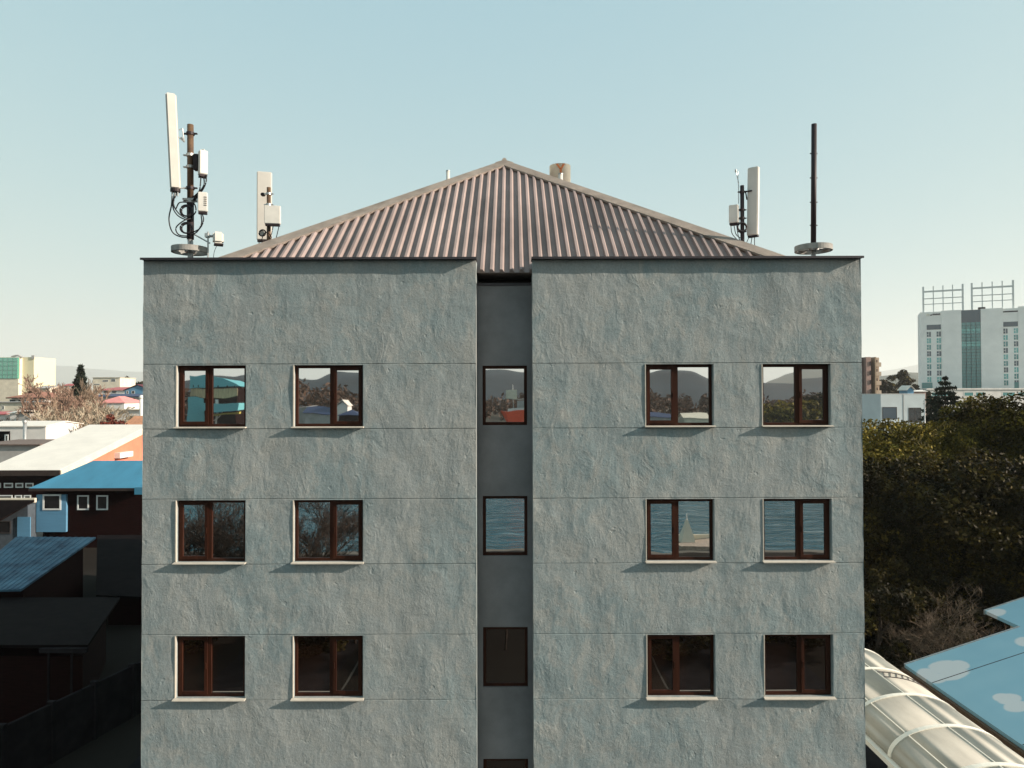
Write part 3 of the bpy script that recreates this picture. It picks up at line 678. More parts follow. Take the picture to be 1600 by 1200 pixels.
def twig_tree(label, loc, h, spread, seed, m, levels=5, r=.12, up_=.5, group=None, name='bare_tree', kids=(3, 4), stems=1, thin=1., cat='tree', nt=3):
    t = thing(name, label, cat, loc, group); rg = random.Random(seed); bt = B(); bb = B()
    def grow(p, d, L, r_, lv):
        pts = [p]; dd = d.copy()
        for k in range(2):
            dd = (dd+Vector((rg.uniform(-.2, .2), rg.uniform(-.2, .2), rg.uniform(-.05, .18)*up_))).normalized(); pts.append(pts[-1]+dd*L/2)
        bm_ = bt if lv == 0 else bb; n_ = 7 if lv == 0 else (4 if lv < 2 else nt)
        cyl(bm_, pts[0], pts[1], r_, r_*.8, n_, cap=False); cyl(bm_, pts[1], pts[2], r_*.8, r_*.6, n_, cap=(lv >= levels-1))
        if lv >= levels: return
        for k in range(rg.randint(*kids)):
            ax = Vector((rg.uniform(-1, 1), rg.uniform(-1, 1), rg.uniform(-.2, .6)*up_*1.5)); nd = (dd*(1.0 if lv else .8)+ax*spread).normalized()
            s = rg.choice((1, 2, 2)); f = rg.uniform(.5, .85)
            grow(pts[s].lerp(pts[s-1], rg.uniform(0, .4)), nd, L*f, max(r_*.55*rg.uniform(.8, 1.1), .006*thin), lv+1)
    for k in range(stems):
        d = Vector((rg.uniform(-.35, .35), rg.uniform(-.35, .35), 1)).normalized() if stems > 1 else Vector((rg.uniform(-.06, .06), rg.uniform(-.06, .06), 1)).normalized()
        grow(Vector((0, 0, 0)), d, h*.38, r, 0)
    obj('trunk' if stems == 1 else 'stems', bt, m, t, True, local=True); obj('branches', bb, m, t, False, local=True); return t
def conifer(label, loc, h, rad, seed, name='conifer', lm=None, leaf=.22, nb=15, layers=22, group=None):
    t = thing(name, label, 'tree', loc, group); rg = random.Random(seed); g = np.random.default_rng(seed)
    bm = B(); cyl(bm, (0, 0, 0), (0, 0, h), h*.018, .02, 8); out = []
    for i in range(layers):
        f = i/(layers-1); z = h*(.12+.86*f); L0 = rad*(1-f)**.8+.15
        for k in range(max(4, int(nb*(1-f*.6)))):
            a = rg.uniform(0, 6.283); L = L0*rg.uniform(.65, 1.18); tip = Vector((math.cos(a)*L, math.sin(a)*L, rg.uniform(-.22, .16)*L))
            cyl(bm, (0, 0, z), (tip.x, tip.y, z+tip.z), .03+.02*(1-f), .008, 4, cap=False)
            n_ = int(60*L/rad)+14; s = g.uniform(.15, 1, (n_, 1)); c = np.array([[0, 0, z]])+s*np.array([[tip.x, tip.y, tip.z]])
            c += g.normal(size=(n_, 3))*np.array([.10, .10, .05])*L*.9; out.append(c)
    obj('trunk', bm, BARK, t, False, local=True); mesh_np('crown', leaf_quads(np.concatenate(out), leaf, .5, asp=.35), None, lm or NEEDLE, t); return t

# ---------------------------------------------------------------- houses
def win_part(parent, x0, x1, z0, z1, y, frame=FRAMEW, fw=.10, g=DGLASS, axis='y', mull=False):
    """framed window set on a wall whose outside is towards -y (or +x)"""
    bm = B(); b2 = B()
    def bx(bm_, a, b, c, d, o0, o1):
        if axis == 'y': box(bm_, a, b, y-o1, y-o0, c, d)
        else: box(bm_, y+o0, y+o1, a, b, c, d)
    bx(bm, x0, x0+fw, z0, z1, -.04, .06); bx(bm, x1-fw, x1, z0, z1, -.04, .06)
    bx(bm, x0+fw, x1-fw, z0, z0+fw, -.04, .06); bx(bm, x0+fw, x1-fw, z1-fw, z1, -.04, .06)
    if mull: bx(bm, (x0+x1)/2-fw/2, (x0+x1)/2+fw/2, z0+fw, z1-fw, -.04, .055)
    bx(b2, x0+fw*.8, x1-fw*.8, z0+fw*.8, z1-fw*.8, .004, .02)
    wf = obj('window', bm, frame, parent); obj('pane', b2, g, wf); return wf
def house(label, X0, X1, Y0, Y1, ze, zr, wm, rm, style='hip', wins=(), over=.5, name='house', cat='house', group=None, fascia=None, ridge='x', th=.14):
    t = thing(name, label, cat, ((X0+X1)/2, (Y0+Y1)/2, 0), group)
    bm = B(); box(bm, X0, X1, Y0, Y1, 0, ze-.02)
    if style == 'gable':
        zg = ze+(zr-ze)*(((Y1-Y0)/2)/((Y1-Y0)/2+over) if ridge == 'x' else ((X1-X0)/2)/((X1-X0)/2+over))-.05
        if ridge == 'x':
            ym = (Y0+Y1)/2; prism(bm, [(X0+.003, Y0+.003, ze-.019), (X0+.003, Y1-.003, ze-.019), (X0+.003, ym, zg)], [(X1-.003, Y0+.003, ze-.019), (X1-.003, Y1-.003, ze-.019), (X1-.003, ym, zg)])
        else:
            xm = (X0+X1)/2; prism(bm, [(X0+.003, Y0+.003, ze-.019), (X1-.003, Y0+.003, ze-.019), (xm, Y0+.003, zg)], [(X0+.003, Y1-.003, ze-.019), (X1-.003, Y1-.003, ze-.019), (xm, Y1-.003, zg)])
    wl__ = obj('wall', bm, wm, t)
    a, b, c, d = X0-over, X1+over, Y0-over, Y1+over; bm = B(); dz = Vector((0, 0, th))
    if style == 'hip':
        k = min((d-c)/2, (b-a)/2); ym = (c+d)/2; xm = (a+b)/2
        if b-a >= d-c: r0, r1 = Vector((a+k, ym, zr)), Vector((b-k, ym, zr))
        else: r0, r1 = Vector((xm, c+k, zr)), Vector((xm, d-k, zr))
        cs = [Vector((a, c, ze)), Vector((b, c, ze)), Vector((b, d, ze)), Vector((a, d, ze))]; tp = [q+dz for q in cs]
        poly(bm, cs)
        for i in range(4): quad(bm, cs[i], cs[(i+1) % 4], tp[(i+1) % 4], tp[i])
        r0 = r0+dz; r1 = r1+dz
        if b-a >= d-c: poly(bm, [tp[0], tp[1], r1, r0]); poly(bm, [tp[1], tp[2], r1]); poly(bm, [tp[2], tp[3], r0, r1]); poly(bm, [tp[3], tp[0], r0])
        else: poly(bm, [tp[0], tp[1], r0]); poly(bm, [tp[1], tp[2], r1, r0]); poly(bm, [tp[2], tp[3], r1]); poly(bm, [tp[3], tp[0], r0, r1])
        bmesh.ops.remove_doubles(bm, verts=bm.verts, dist=.001)
    elif style == 'gable':
        if ridge == 'x':
            ym = (c+d)/2; e = [Vector((a, c, ze)), Vector((a, ym, zr)), Vector((a, d, ze))]; f = [Vector((b, q.y, q.z)) for q in e]
        else:
            xm = (a+b)/2; e = [Vector((a, c, ze)), Vector((xm, c, zr)), Vector((b, c, ze))]; f = [Vector((q.x, d, q.z)) for q in e]
        prism(bm, [e[0], e[1], e[1]+dz, e[0]+dz], [f[0], f[1], f[1]+dz, f[0]+dz]); prism(bm, [e[1], e[2], e[2]+dz, e[1]+dz], [f[1], f[2], f[2]+dz, f[1]+dz])
    elif style == 'shed':
        prism(bm, [(a, c, ze), (b, c, ze), (b, d, zr), (a, d, zr)], [(a, c, ze+th), (b, c, ze+th), (b, d, zr+th), (a, d, zr+th)])
    else:
        box(bm, a, b, c, d, ze, ze+th)
    rf = obj('roof', bm, rm, t)
    if fascia:
        bm = B(); box(bm, a, b, c-.03, c-.003, ze-.12, ze+th-.01); box(bm, b+.003, b+.03, c-.03, d, ze-.12, ze+th-.01) if style != 'gable' else None; obj('fascia', bm, fascia, rf)
    for wdef in wins:
        x0, x1, z0, z1 = wdef[:4]; win_part(t, x0, x1, z0, z1, Y0, *(wdef[4:]))
    return t

# --- the blue-roofed house
a = at(45, 765, 65); rg_ = at(145, 722, 70)
t = thing('house', 'dark house with bright blue sheet roof and a light blue window bay', 'house', (-38, 69, 0))
XR = -33.2
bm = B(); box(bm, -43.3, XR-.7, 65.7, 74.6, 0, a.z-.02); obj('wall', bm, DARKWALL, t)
bm = B(); zt = .13; x0, x1, y0, y1, ze, zr = a.x, XR, 65.0, 75.3, a.z, rg_.z; xr = rg_.x; ym = 70.1
lo_ = [Vector(q) for q in ((x0, y0, ze), (x1, y0, ze), (x1, y1, ze), (x0, y1, ze))]; hi_ = [q+Vector((0, 0, zt)) for q in lo_]
r0, r1 = Vector((xr, ym, zr+zt)), Vector((x1, ym, zr+zt)); poly(bm, lo_)
for i in range(4): quad(bm, lo_[i], lo_[(i+1) % 4], hi_[(i+1) % 4], hi_[i])
poly(bm, [hi_[0], hi_[1], r1, r0]); poly(bm, [hi_[1], hi_[2], r1]); poly(bm, [hi_[2], hi_[3], r0, r1]); poly(bm, [hi_[3], hi_[0], r0])
bmesh.ops.remove_doubles(bm, verts=bm.verts, dist=.001); rf = obj('roof', bm, BLUEROOF, t)
bm = B(); box(bm, x0-.02, x1, y0-.04, y0-.003, ze-.14, ze+zt-.02); obj('fascia', bm, SOFFIT, rf)
bm = B(); v0, v1 = at(57.5, 773, 65.5), at(103.5, 831, 65.5); box(bm, v0.x, v1.x, 65.45, 65.7, v1.z, v0.z); obj('bay_panel', bm, LBLUE, t)
def win_px(par, xa, xb, ya, yb, dep, y, **k):
    p0, p1 = at(xa, ya, dep), at(xb, yb, dep); return win_part(par, p0.x, p1.x, p1.z, p0.z, y, **k)
win_px(t, 66.5, 95, 772.5, 797, 65.4, 65.45, fw=.14); win_px(t, 120, 138, 774, 797, 65.6, 65.7, fw=.12); win_px(t, 150, 168, 774, 797, 65.6, 65.7, fw=.12)
bm = B(); q = at(219, 770, 64.6); box(bm, q.x-.5, q.x+.25, 64.55, 64.95, q.z-.15, q.z+.5); obj('gutter_box', bm, BLUEROOF, t)

# --- the white-roofed hall with its orange side wall
e = at(92, 737, 80); ZE = e.z; ZR = at(222, 665.5, 100).z; XE = e.x
t = thing('hall', 'long hall with white sheet roof, salmon orange side wall and dark maroon front', 'hall', (-57, 100, 0))
XL = at(145, 666, 100).x
bm = B(); prism(bm, [(XE-.5, 81, 0), (XE-.5, 119, 0), (XE-.5, 119, ZE), (XE-.5, 100, ZR-.15), (XE-.5, 81, ZE)], [(XL, 81, 0), (XL, 119, 0), (XL, 119, ZE), (XL, 100, ZR-.15), (XL, 81, ZE)]); obj('wall', bm, ORANGE, t)
bm = B(); box(bm, XL, XE-.52, 80.75, 80.99, 0, ZE-.3); obj('front_wall', bm, DARKWALL, t)
bm = B(); a_, b_ = XL-.5, XE+.15
for ya, za, yb, zb in ((80, ZE, 100, ZR), (120, ZE, 100, ZR)):
    prism(bm, [(a_, ya, za), (b_, ya, za), (b_, yb, zb), (a_, yb, zb)], [(a_, ya, za+.2), (b_, ya, za+.2), (b_, yb, zb+.2), (a_, yb, zb+.2)])
rf = obj('roof', bm, WHITEROOF, t)
bm = B(); box(bm, a_, b_, 79.9, 79.995, ZE-.45, ZE+.16); obj('fascia', bm, SOFFIT, rf)
bm = B(); prism(bm, [(b_+.004, 80, ZE-.55), (b_+.004, 80, ZE+.15), (b_+.004, 100, ZR+.15), (b_+.004, 100, ZR-.55)], [(b_+.12, 80, ZE-.55), (b_+.12, 80, ZE+.15), (b_+.12, 100, ZR+.15), (b_+.12, 100, ZR-.55)]); obj('verge_board', bm, CREAM, rf)
for xa, xb in ((-40, -22), (-17, 2), (7, 21), (25, 37), (40.5, 53)): win_px(t, xa, xb, 754.5, 762, 80.8, 80.75, fw=.12)
for xa, xb in ((-36, -12), (-6, 20), (24, 35), (38, 49)): win_px(t, xa, xb, 773.5, 783, 80.8, 80.75, fw=.12)
bm = B(); v0 = at(195, 718, 90); box(bm, XE-.5, XE+.25, 92, 95.2, 5.9, 6.6); obj('wall_unit', bm, WHITEW, t)

# --- low sheds in the shade
t = thing('shed', 'low grey shed with dark roof and pale roof edge beside the blue-roofed house', 'shed', (-48, 64, 0))
q = at(48, 785, 64.5)
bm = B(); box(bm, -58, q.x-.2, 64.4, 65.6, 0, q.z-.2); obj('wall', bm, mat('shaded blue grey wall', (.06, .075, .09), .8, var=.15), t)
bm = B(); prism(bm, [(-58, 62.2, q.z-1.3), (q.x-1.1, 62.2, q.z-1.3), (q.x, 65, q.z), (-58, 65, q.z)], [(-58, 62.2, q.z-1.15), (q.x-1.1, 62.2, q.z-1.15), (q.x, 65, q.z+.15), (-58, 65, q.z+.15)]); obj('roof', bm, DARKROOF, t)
bm = B(); box(bm, -58, q.x, 65.01, 65.3, q.z-.1, q.z+.3); obj('roof_edge', bm, CREAM, t)
win_px(t, -14, 16, 814, 834, 64.3, 64.4, frame=FRAMED); bm = B(); p0, p1 = at(27, 808, 64.3), at(47, 832, 64.3); box(bm, p0.x, p1.x, 64.3, 64.39, 0, p0.z); obj('door', bm, LBLUE, t)

t = thing('shed', 'shed with weathered sloping blue sheet roof in the shade below the house', 'shed', (-33, 43, 0))
fr, nr, fl, nl = at(150, 842, 47), at(33, 924, 38), at(25, 841, 47), at(-75, 926, 38)
nseg = 26; bm = B()
for k in range(nseg):
    f0, f1 = k/nseg, (k+1)/nseg; h0 = .02 if k % 2 else 0
    A, Bq, Cq, Dq = fl.lerp(fr, f0), fl.lerp(fr, f1), nl.lerp(nr, f1), nl.lerp(nr, f0); zz = Vector((0, 0, h0)); w0 = Vector((0, 0, .10))
    prism(bm, [A, Bq, Cq, Dq], [A+zz+w0, Bq+zz+w0, Cq+zz+w0, Dq+zz+w0])
obj('roof', bm, BLUEOLD, t)
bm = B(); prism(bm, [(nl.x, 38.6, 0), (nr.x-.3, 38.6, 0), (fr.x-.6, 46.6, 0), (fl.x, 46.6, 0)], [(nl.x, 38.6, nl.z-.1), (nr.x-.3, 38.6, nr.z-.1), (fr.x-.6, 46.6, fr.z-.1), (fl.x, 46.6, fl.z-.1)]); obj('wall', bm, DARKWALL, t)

t = thing('shed', 'shade-black shed roof with a gutter, nearest to the grey block on the left', 'shed', (-22, 32, 0))
A, Bq, Cq, Dq = at(187, 937, 38), at(-60, 937, 38), at(-90, 1012, 30), at(137, 1012, 30)
bm = B(); prism(bm, [A, Bq, Cq, Dq], [q+Vector((0, 0, .12)) for q in (A, Bq, Cq, Dq)]); obj('roof', bm, DARKROOF, t)
bm = B(); ins = [(A.x-.5, A.y-.4), (Bq.x, Bq.y-.4), (Cq.x, Cq.y+.5), (Dq.x-.5, Dq.y+.5)]
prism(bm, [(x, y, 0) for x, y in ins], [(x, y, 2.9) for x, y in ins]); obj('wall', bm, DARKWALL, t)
bm = B(); g0, g1 = at(62, 1016, 29.8), at(136, 1016, 29.8); box(bm, g0.x, g1.x, 29.75, 29.9, g0.z-.10, g0.z+.08); obj('gutter', bm, BLOCK, t)
bm = B(); q = at(112, 1020, 29.85); cyl(bm, (q.x, q.y, .3), q, .045, n=8); obj('downpipe', bm, BLOCK, t)
bm = B(); q = at(76, 1020, 29.85); cyl(bm, (q.x, q.y, .3), q, .045, n=8); obj('downpipe', bm, BLOCK, t)

t = thing('shed', 'black lean-to roof between the blue-roofed house and the grey block', 'shed', (-22, 48, 0))
A, Bq, Cq, Dq = at(243, 838, 55), at(152, 838, 55), at(150, 932, 43), at(243, 936, 43)
bm = B(); prism(bm, [A, Bq, Cq, Dq], [q+Vector((0, 0, .1)) for q in (A, Bq, Cq, Dq)]); obj('roof', bm, DARKROOF, t)
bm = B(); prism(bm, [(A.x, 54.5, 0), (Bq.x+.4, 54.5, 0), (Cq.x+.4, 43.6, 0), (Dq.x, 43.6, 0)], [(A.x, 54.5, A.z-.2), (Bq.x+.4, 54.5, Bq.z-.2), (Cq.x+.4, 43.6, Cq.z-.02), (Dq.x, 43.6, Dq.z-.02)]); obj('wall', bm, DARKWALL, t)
t = thing('block_wall', 'dark concrete panel wall running along the lane beside the grey block', 'wall', (-17, 28, 0))
P0, P1 = Vector((-18.6, 23.5, 0)), Vector((-16.0, 33, 0)); d = (P1-P0); npan = 5; s = Vector((-.06, 0, 0)); hz = Vector((0, 0, 2.25))
for k in range(npan):
    a_, b_ = P0+d*(k/npan)+d.normalized()*.09, P0+d*((k+1)/npan)-d.normalized()*.09
    bm = B(); prism(bm, [a_, b_, b_+s*2, a_+s*2], [q+hz for q in (a_, b_, b_+s*2, a_+s*2)]); obj('wall_panel', bm, BLOCK, t)
for k in range(npan+1):
    q = P0+d*(k/npan); bm = B(); box(bm, q.x-.19, q.x+.07, q.y-.088, q.y+.088, 0, 2.35); obj('post', bm, BLOCK, t)

# --- the town beyond
def hpx(label, xa, xb, yr, ye, yb, dep, long_, wm, rm, style='hip', wins=(), **k):
    """house from its measured outline: eave corners, ridge height, wall foot hidden"""
    p0, p1 = at(xa, ye, dep), at(xb, ye, dep); pr = at((xa+xb)/2, yr, dep+long_/2); over = k.pop('over', .4)
    ws = [(at(w_[0], 0, dep+over).x, at(w_[1], 0, dep+over).x, at(0, w_[3], dep+over).z, at(0, w_[2], dep+over).z)+tuple(w_[4:]) for w_ in wins]
    return house(label, p0.x+over, p1.x-over, dep+over, dep+long_, p0.z, pr.z, wm, rm, style, ws, over, **k)
t = thing('office_block', 'cream office block with green mirror glass front and curved roof canopy, far left', 'building', (-170, 262, 0))
a_, b_ = at(-70, 560, 250), at(29, 560, 250); zb_ = at(0, 592, 250).z; zt_ = at(0, 558, 250).z
bm = B(); box(bm, a_.x, b_.x, 250, 262, 0, zb_); box(bm, a_.x, b_.x, 250.6, 262, zb_+.01, zt_); wl2 = obj('wall', bm, CREAM, t)
bm = B(); box(bm, a_.x, b_.x-.2, 249.8, 250.5, zb_+.1, zt_-.2); obj('glass_front', bm, GREENG, t)
bm = B()
for k in range(1, 5): z = zb_+(zt_-zb_)*k/5; box(bm, a_.x, b_.x-.2, 249.7, 249.79, z-.1, z+.1)
for k in range(1, 14): x = b_.x-k*1.7; box(bm, x-.06, x+.06, 249.72, 249.78, zb_+.2, zt_-.3)
obj('mullions', bm, mat('green mullion', (.12, .33, .25), .6), t)
bm = B(); c_ = at(53, 558, 252); box(bm, b_.x+.02, c_.x, 252, 264, 0, c_.z); obj('tower', bm, mat('pale yellow render', (.62, .58, .40), .8, var=.04), t)
bm = B(); q0, q1 = at(18, 557.5, 251), at(35, 558.5, 251); tube(bm, spline([q0, at(28, 555.5, 251), q1]), .35); obj('canopy', bm, GREYW, t)
bm = B(); c_ = at(51.5, 556.5, 251.8); box(bm, c_.x-.5, c_.x+.5, 251.7, 251.98, c_.z-1, c_.z+.3); obj('roof_vent', bm, GREYW, t)
hpx('two storey white house with brown tiled roof before the green office block', 9, 72, 613, 622, 640, 175, 12, WHITEW, BROWNR, 'hip',
    [(16, 23, 633, 639), (27, 33, 633, 639), (37, 43, 633, 639), (20, 30, 624, 628), (33, 42, 624, 628), (45, 56, 624, 628)], fascia=SOFFIT, over=.9)
hpx('long cream flat roofed block below the brown tiled house', -40, 62, 629, 629, 650, 160, 8, CREAM, GREYW, 'flat', [(-5, 4, 634, 640), (8, 12, 634, 640)], name='building', cat='building')
hpx('low dwelling with red sheet roof at the left picture edge', -30, 9, 644, 648, 660, 140, 6, WHITEW, RED, 'gable')
hpx('low dwelling with white shallow roof and a dark carport opening', 10, 26, 642, 646, 660, 138, 7, WHITEW, WHITEROOF, 'gable')
hpx('grey low building with dark flat roof behind the white workshop', 24, 48, 645, 645, 660, 132, 7, GREYW, DARKROOF, 'flat')
t = hpx('white workshop with shallow gable and dark open bay beside a flue', -30, 72, 659, 667, 690, 105, 9, WHITEW, WHITEROOF, 'gable', over=.2, name='workshop', cat='workshop')
bm = B(); p0, p1 = at(-30, 674, 105.1), at(15, 694, 105.1); box(bm, p0.x, p1.x, 105.05, 105.19, p1.z, p0.z); obj('bay_shade_slab', bm, DARKROOF, t)  # dark slab in place of the shade inside the bay
win_px(t, 7, 13, 679, 690, 105, 105.04, fw=.15)
q = at(39, 660, 104); t = thing('metal_flue', 'tall grey metal flue standing before the white workshop', 'flue', (q.x, q.y, 0))
bm = B(); cyl(bm, (q.x, q.y, 0), q, .24, n=12); obj('pipe', bm, GALV, t, True); bm = B(); cyl(bm, q, q+Vector((0, 0, .28)), .34, .30, n=12); obj('hood', bm, GALV, t)
hpx('brown flat roofed shed before the white workshop', -40, 62, 691, 696, 712, 94, 8, GREYW, mat('brown felt roof', (.16, .12, .10), .9, var=.2), 'shed', name='shed', cat='shed')
t = hpx('cream three storey block with flat roof on the skyline', 143, 188, 588, 590, 610, 330, 14, CREAM, CREAM, 'flat', [(164, 173, 594, 597), (177, 184, 592.5, 597), (150, 160, 600, 602)], name='building', cat='building')
hpx('long low building with faded red roof and white walls', 148, 212, 605, 610, 616, 240, 14, WHITEW, RED, 'shed', [(166, 174, 611, 615), (150, 152, 611, 615), (178, 186, 611, 615)], name='building', cat='building')
hpx('maroon gabled pavilion roof over light blue walls', 192, 236, 601.5, 610, 618, 225, 12, LBLUE, MAROON, 'gable', [(201, 204, 611, 616), (209, 214, 611, 616)], ridge='y', name='pavilion', cat='pavilion')
hpx('low long building under a navy roof behind the pink roofed kiosk', 140, 240, 616, 620, 632, 200, 9, GREYW, NAVY, 'shed', [(177, 186, 622, 628), (196, 204, 622, 628), (208, 216, 622, 628)], name='building', cat='building')
hpx('white kiosk with a pink hipped roof', 151, 195, 620, 630, 642, 165, 9, WHITEW, PINK, 'hip', over=.25, name='kiosk', cat='kiosk')
hpx('long whitewashed wall house with flat pale roof below the pink kiosk', 134, 240, 641, 641, 655, 150, 7, WHITEW, CREAM, 'flat', [(160, 166, 646, 650), (146, 149, 647, 654)])
hpx('cottage with orange tiled roof showing above the white hall', 188, 236, 651, 668, 672, 122, 9, WHITEW, TERRA, 'gable')
q = at(221, 621, 140); t = thing('chimney', 'round topped white chimney close beside the grey block edge', 'chimney', (q.x, q.y, 0))
bm = B(); cyl(bm, (q.x, q.y, 0), q, .35, n=14); obj('shaft', bm, WHITEW, t, True); bm = B(); bmesh.ops.create_uvsphere(bm, u_segments=14, v_segments=8, radius=.48, matrix=Matrix.Translation(q)); obj('cap', bm, WHITEW, t, True)
for lab, xa, xb, yr, ye, dep, wm_, rm_, st in (
    ('small grey roofed house far left among the bare trees', 55, 78, 603, 607, 240, CREAM, GREYW, 'gable'),
    ('tiny white house behind the bare poplars', 96, 112, 600, 603, 300, WHITEW, RED, 'gable'),
    ('beige shed with brown roof below the bare trees', 74, 104, 655, 660, 128, CREAM, BROWNR, 'gable'),
    ('flat roofed cream house between bare trees and the pink kiosk', 118, 138, 632, 632, 180, CREAM, WHITEROOF, 'flat'),
    ('terracotta roofed house deep among the bare trees', 60, 96, 630, 636, 170, WHITEW, TERRA, 'hip')):
    hpx(lab, xa, xb, yr, ye, ye+20, dep, 9, wm_, rm_, st)

# bare trees of the town
proto = twig_tree('bare tan tree', at(100, 600, 150)*0, 1, 1, 1, TANBARK, levels=0) if False else None
bt = [(112, 588, 165, 'tan upright bare poplar tallest of the clump'), (86, 597, 160, 'tan bare tree at the left of the clump'), (102, 600, 150, 'bare tree in the middle of the tan clump'),
      (128, 591, 170, 'upright bare poplar before the dark conifer'), (76, 622, 140, 'low bare tree beside the brown tiled house'), (92, 630, 128, 'pale bare tree in front of the tan clump'),
      (68, 600, 190, 'tan bare tree left of the clump on the skyline'), (118, 618, 130, 'tan bare tree in front of the tall poplar'), (78, 606, 150, 'reddish bare tree left inside the clump'), (106, 640, 118, 'small pale bare tree in the gap behind the white roof'), (136, 634, 122, 'reddish low bare tree left of the whitewashed wall house'), (64, 634, 125, 'reddish low bare tree above the white workshop'),
      (112, 633, 125, 'pale bare tree above the white hall roof'), (130, 622, 135, 'pale bare tree left of the pink kiosk'), (104, 648, 112, 'low pale bare tree just behind the white roof'),
      (82, 652, 112, 'low bare tree right of the white workshop'), (41, 583, 230, 'small bare tree before the cream tower'), (72, 586, 260, 'distant bare tree on the skyline left of the clump'),
      (120, 606, 142, 'broad bare tree in the right of the tan clump'), (95, 612, 138, 'broad bare tree low in the tan clump'), (141, 600, 180, 'thin bare tree beside the conifer')]
src = {}
for i, (px, py, dep, lab) in enumerate(bt):
    q = at(px, py, dep); hh = q.z; kind = ('pop', 'broad', 'pale')[0 if ('poplar' in lab or i in (10, 14)) else 2 if 'pale' in lab else 1]
    if kind not in src:
        if kind == 'pop': src[kind] = (twig_tree(lab, (q.x, q.y, 0), 12, .42, 5, TANBARK, 6, .16, 1.6, 'bare trees among the town houses', kids=(3, 4), thin=7), 1)
        elif kind == 'pale': src[kind] = (twig_tree(lab, (q.x, q.y, 0), 12, .72, 8, PALETW, 6, .17, .7, 'bare trees among the town houses', kids=(3, 4), thin=7), 1)
        else: src[kind] = (twig_tree(lab, (q.x, q.y, 0), 12, .62, 12, TANTW, 6, .17, .9, 'bare trees among the town houses', kids=(3, 4), thin=7), 1)
        o = src[kind][0]; top_ = max(v.co.z for c_ in o.children for v in c_.data.vertices); src[kind] = (o, top_); o.scale = (hh/top_,)*3
    else: dup(src[kind][0], (q.x, q.y, 0), i*1.3, (hh/src[kind][1]*1.5, hh/src[kind][1]*1.5, hh/src[kind][1]), lab)
q = at(126, 571, 185); conifer('dark conifer rising behind the tan bare trees', (q.x, q.y, 0), q.z, 4.6, 3, leaf=.8, nb=14, layers=30)
q = at(178, 656, 114); leafy_tree('dark red shrub tree behind the white hall roof', (q.x, q.y, 0), q.z+.4, 2.0, 2.4, 9, REDLEAF, 40, 60, .22, name='red_shrub', cat='shrub')
for i, (px, py, dep, lab) in enumerate(((60, 600, 280, 'dark green tree right of the cream tower'), (52, 606, 260, 'small dark green tree at the foot of the cream tower'), (203, 594, 420, 'hazy round tree behind the maroon pavilion'), (219, 595, 430, 'hazy tree nearest the grey block on the left skyline'), (36, 604, 265, 'dark upright tree before the green office block'))):
    q = at(px, py, dep); leafy_tree(lab, (q.x, q.y, 0), q.z, dep*.018, q.z*.42, 20+i, LEAF2, 34, 60, dep*.0028)

# ---------------------------------------------------------------- right side
# hotel tower, turned so that its right end comes nearer
A = at(1438, 487, 340); Bp = at(1600, 479, 322); ud = Vector((Bp.x-A.x, Bp.y-A.y, 0)); ud.normalize(); nd = Vector((ud.y, -ud.x, 0))
hang = math.atan2(ud.y, ud.x)
def hu(px):                                                # distance along the front for a measured column
    k = (px-800)/F; c = at(px, 540, 1.0); k = c.x/c.y
    return (k*A.y-A.x)/(ud.x-k*ud.y)
def hz_(py, px=1450): u = hu(px); return at(px, py, A.y+ud.y*u).z
t = thing('hotel_tower', 'tall white hotel tower with teal glass column and two open frames on its roof', 'hotel', (A.x, A.y, 0)); t.rotation_euler = (0, 0, hang)
ZH = A.z; U1 = hu(1640); dpt = 18
def hbox(bm, u0, u1, v0, v1, z0, z1): return box(bm, u0, u1, v0, v1, z0, z1)
gl0, gl1 = hu(1502.5), hu(1533); s0, s1 = hu(1471.5), hu(1567.5)
bm = B(); hbox(bm, 0, s0, .5, dpt, 0, ZH-.3); hbox(bm, s1, U1, .5, dpt, 0, ZH-.3); hbox(bm, s0+.01, s1-.01, 1.6, dpt-.1, 0, ZH-.5); obj('wall', bm, HOTELW, t, local=True)
bm = B(); hbox(bm, s0, gl0, 0, 1.59, 0, ZH); obj('wall_slab', bm, HOTELW, t, local=True)
bm = B(); hbox(bm, gl1, s1, 0, 1.59, 0, ZH); obj('wall_slab', bm, HOTELW, t, local=True)
bm = B(); hbox(bm, hu(1591.5), U1, .2, .49, 0, ZH+.3); obj('wall_slab', bm, HOTELW, t, local=True)
zs_ = [hz_(y) for y in (487, 506, 514.5, 522, 536, 544, 552, 582, 608)]
for k, (m_, ) in enumerate(((TEALD,), (TEALG,), (TEALL,), (TEALG,), (TEALL,), (TEALG,), (TEALG,), (TEALG,))):
    bm = B(); hbox(bm, gl0+.02, gl1-.02, .7+.02*k, 1.58, zs_[k+1], zs_[k]-.03); obj('glass_panel', bm, m_, t, local=True)
bm = B()
for k in range(1, 4): u = gl0+(gl1-gl0)*k/4; hbox(bm, u-.08, u+.08, .55, .69, zs_[8], zs_[1])
for k in range(1, 22): z = zs_[8]+(zs_[1]-zs_[8])*k/22; hbox(bm, gl0+.03, gl1-.03, .58, .68, z-.06, z+.06)
obj('mullions', bm, mat('dark teal mullion', (.03, .07, .08), .5), t, local=True)
hw_i = 0
def hwin(u0, u1, z0, z1, m_, v=.5):
    bm = B(); hbox(bm, u0, u1, v-.06, v-.003, z0, z1); wf = obj('window', bm, m_, t, local=True)
    bm = B(); hbox(bm, (u0+u1)/2-.08, (u0+u1)/2+.08, v-.09, v-.061, z0, z1); hbox(bm, u0, (u0+u1)/2-.081, v-.09, v-.061, (z0+z1)/2-.08, (z0+z1)/2+.08); obj('glazing_bar', bm, HOTELW, wf, local=True)
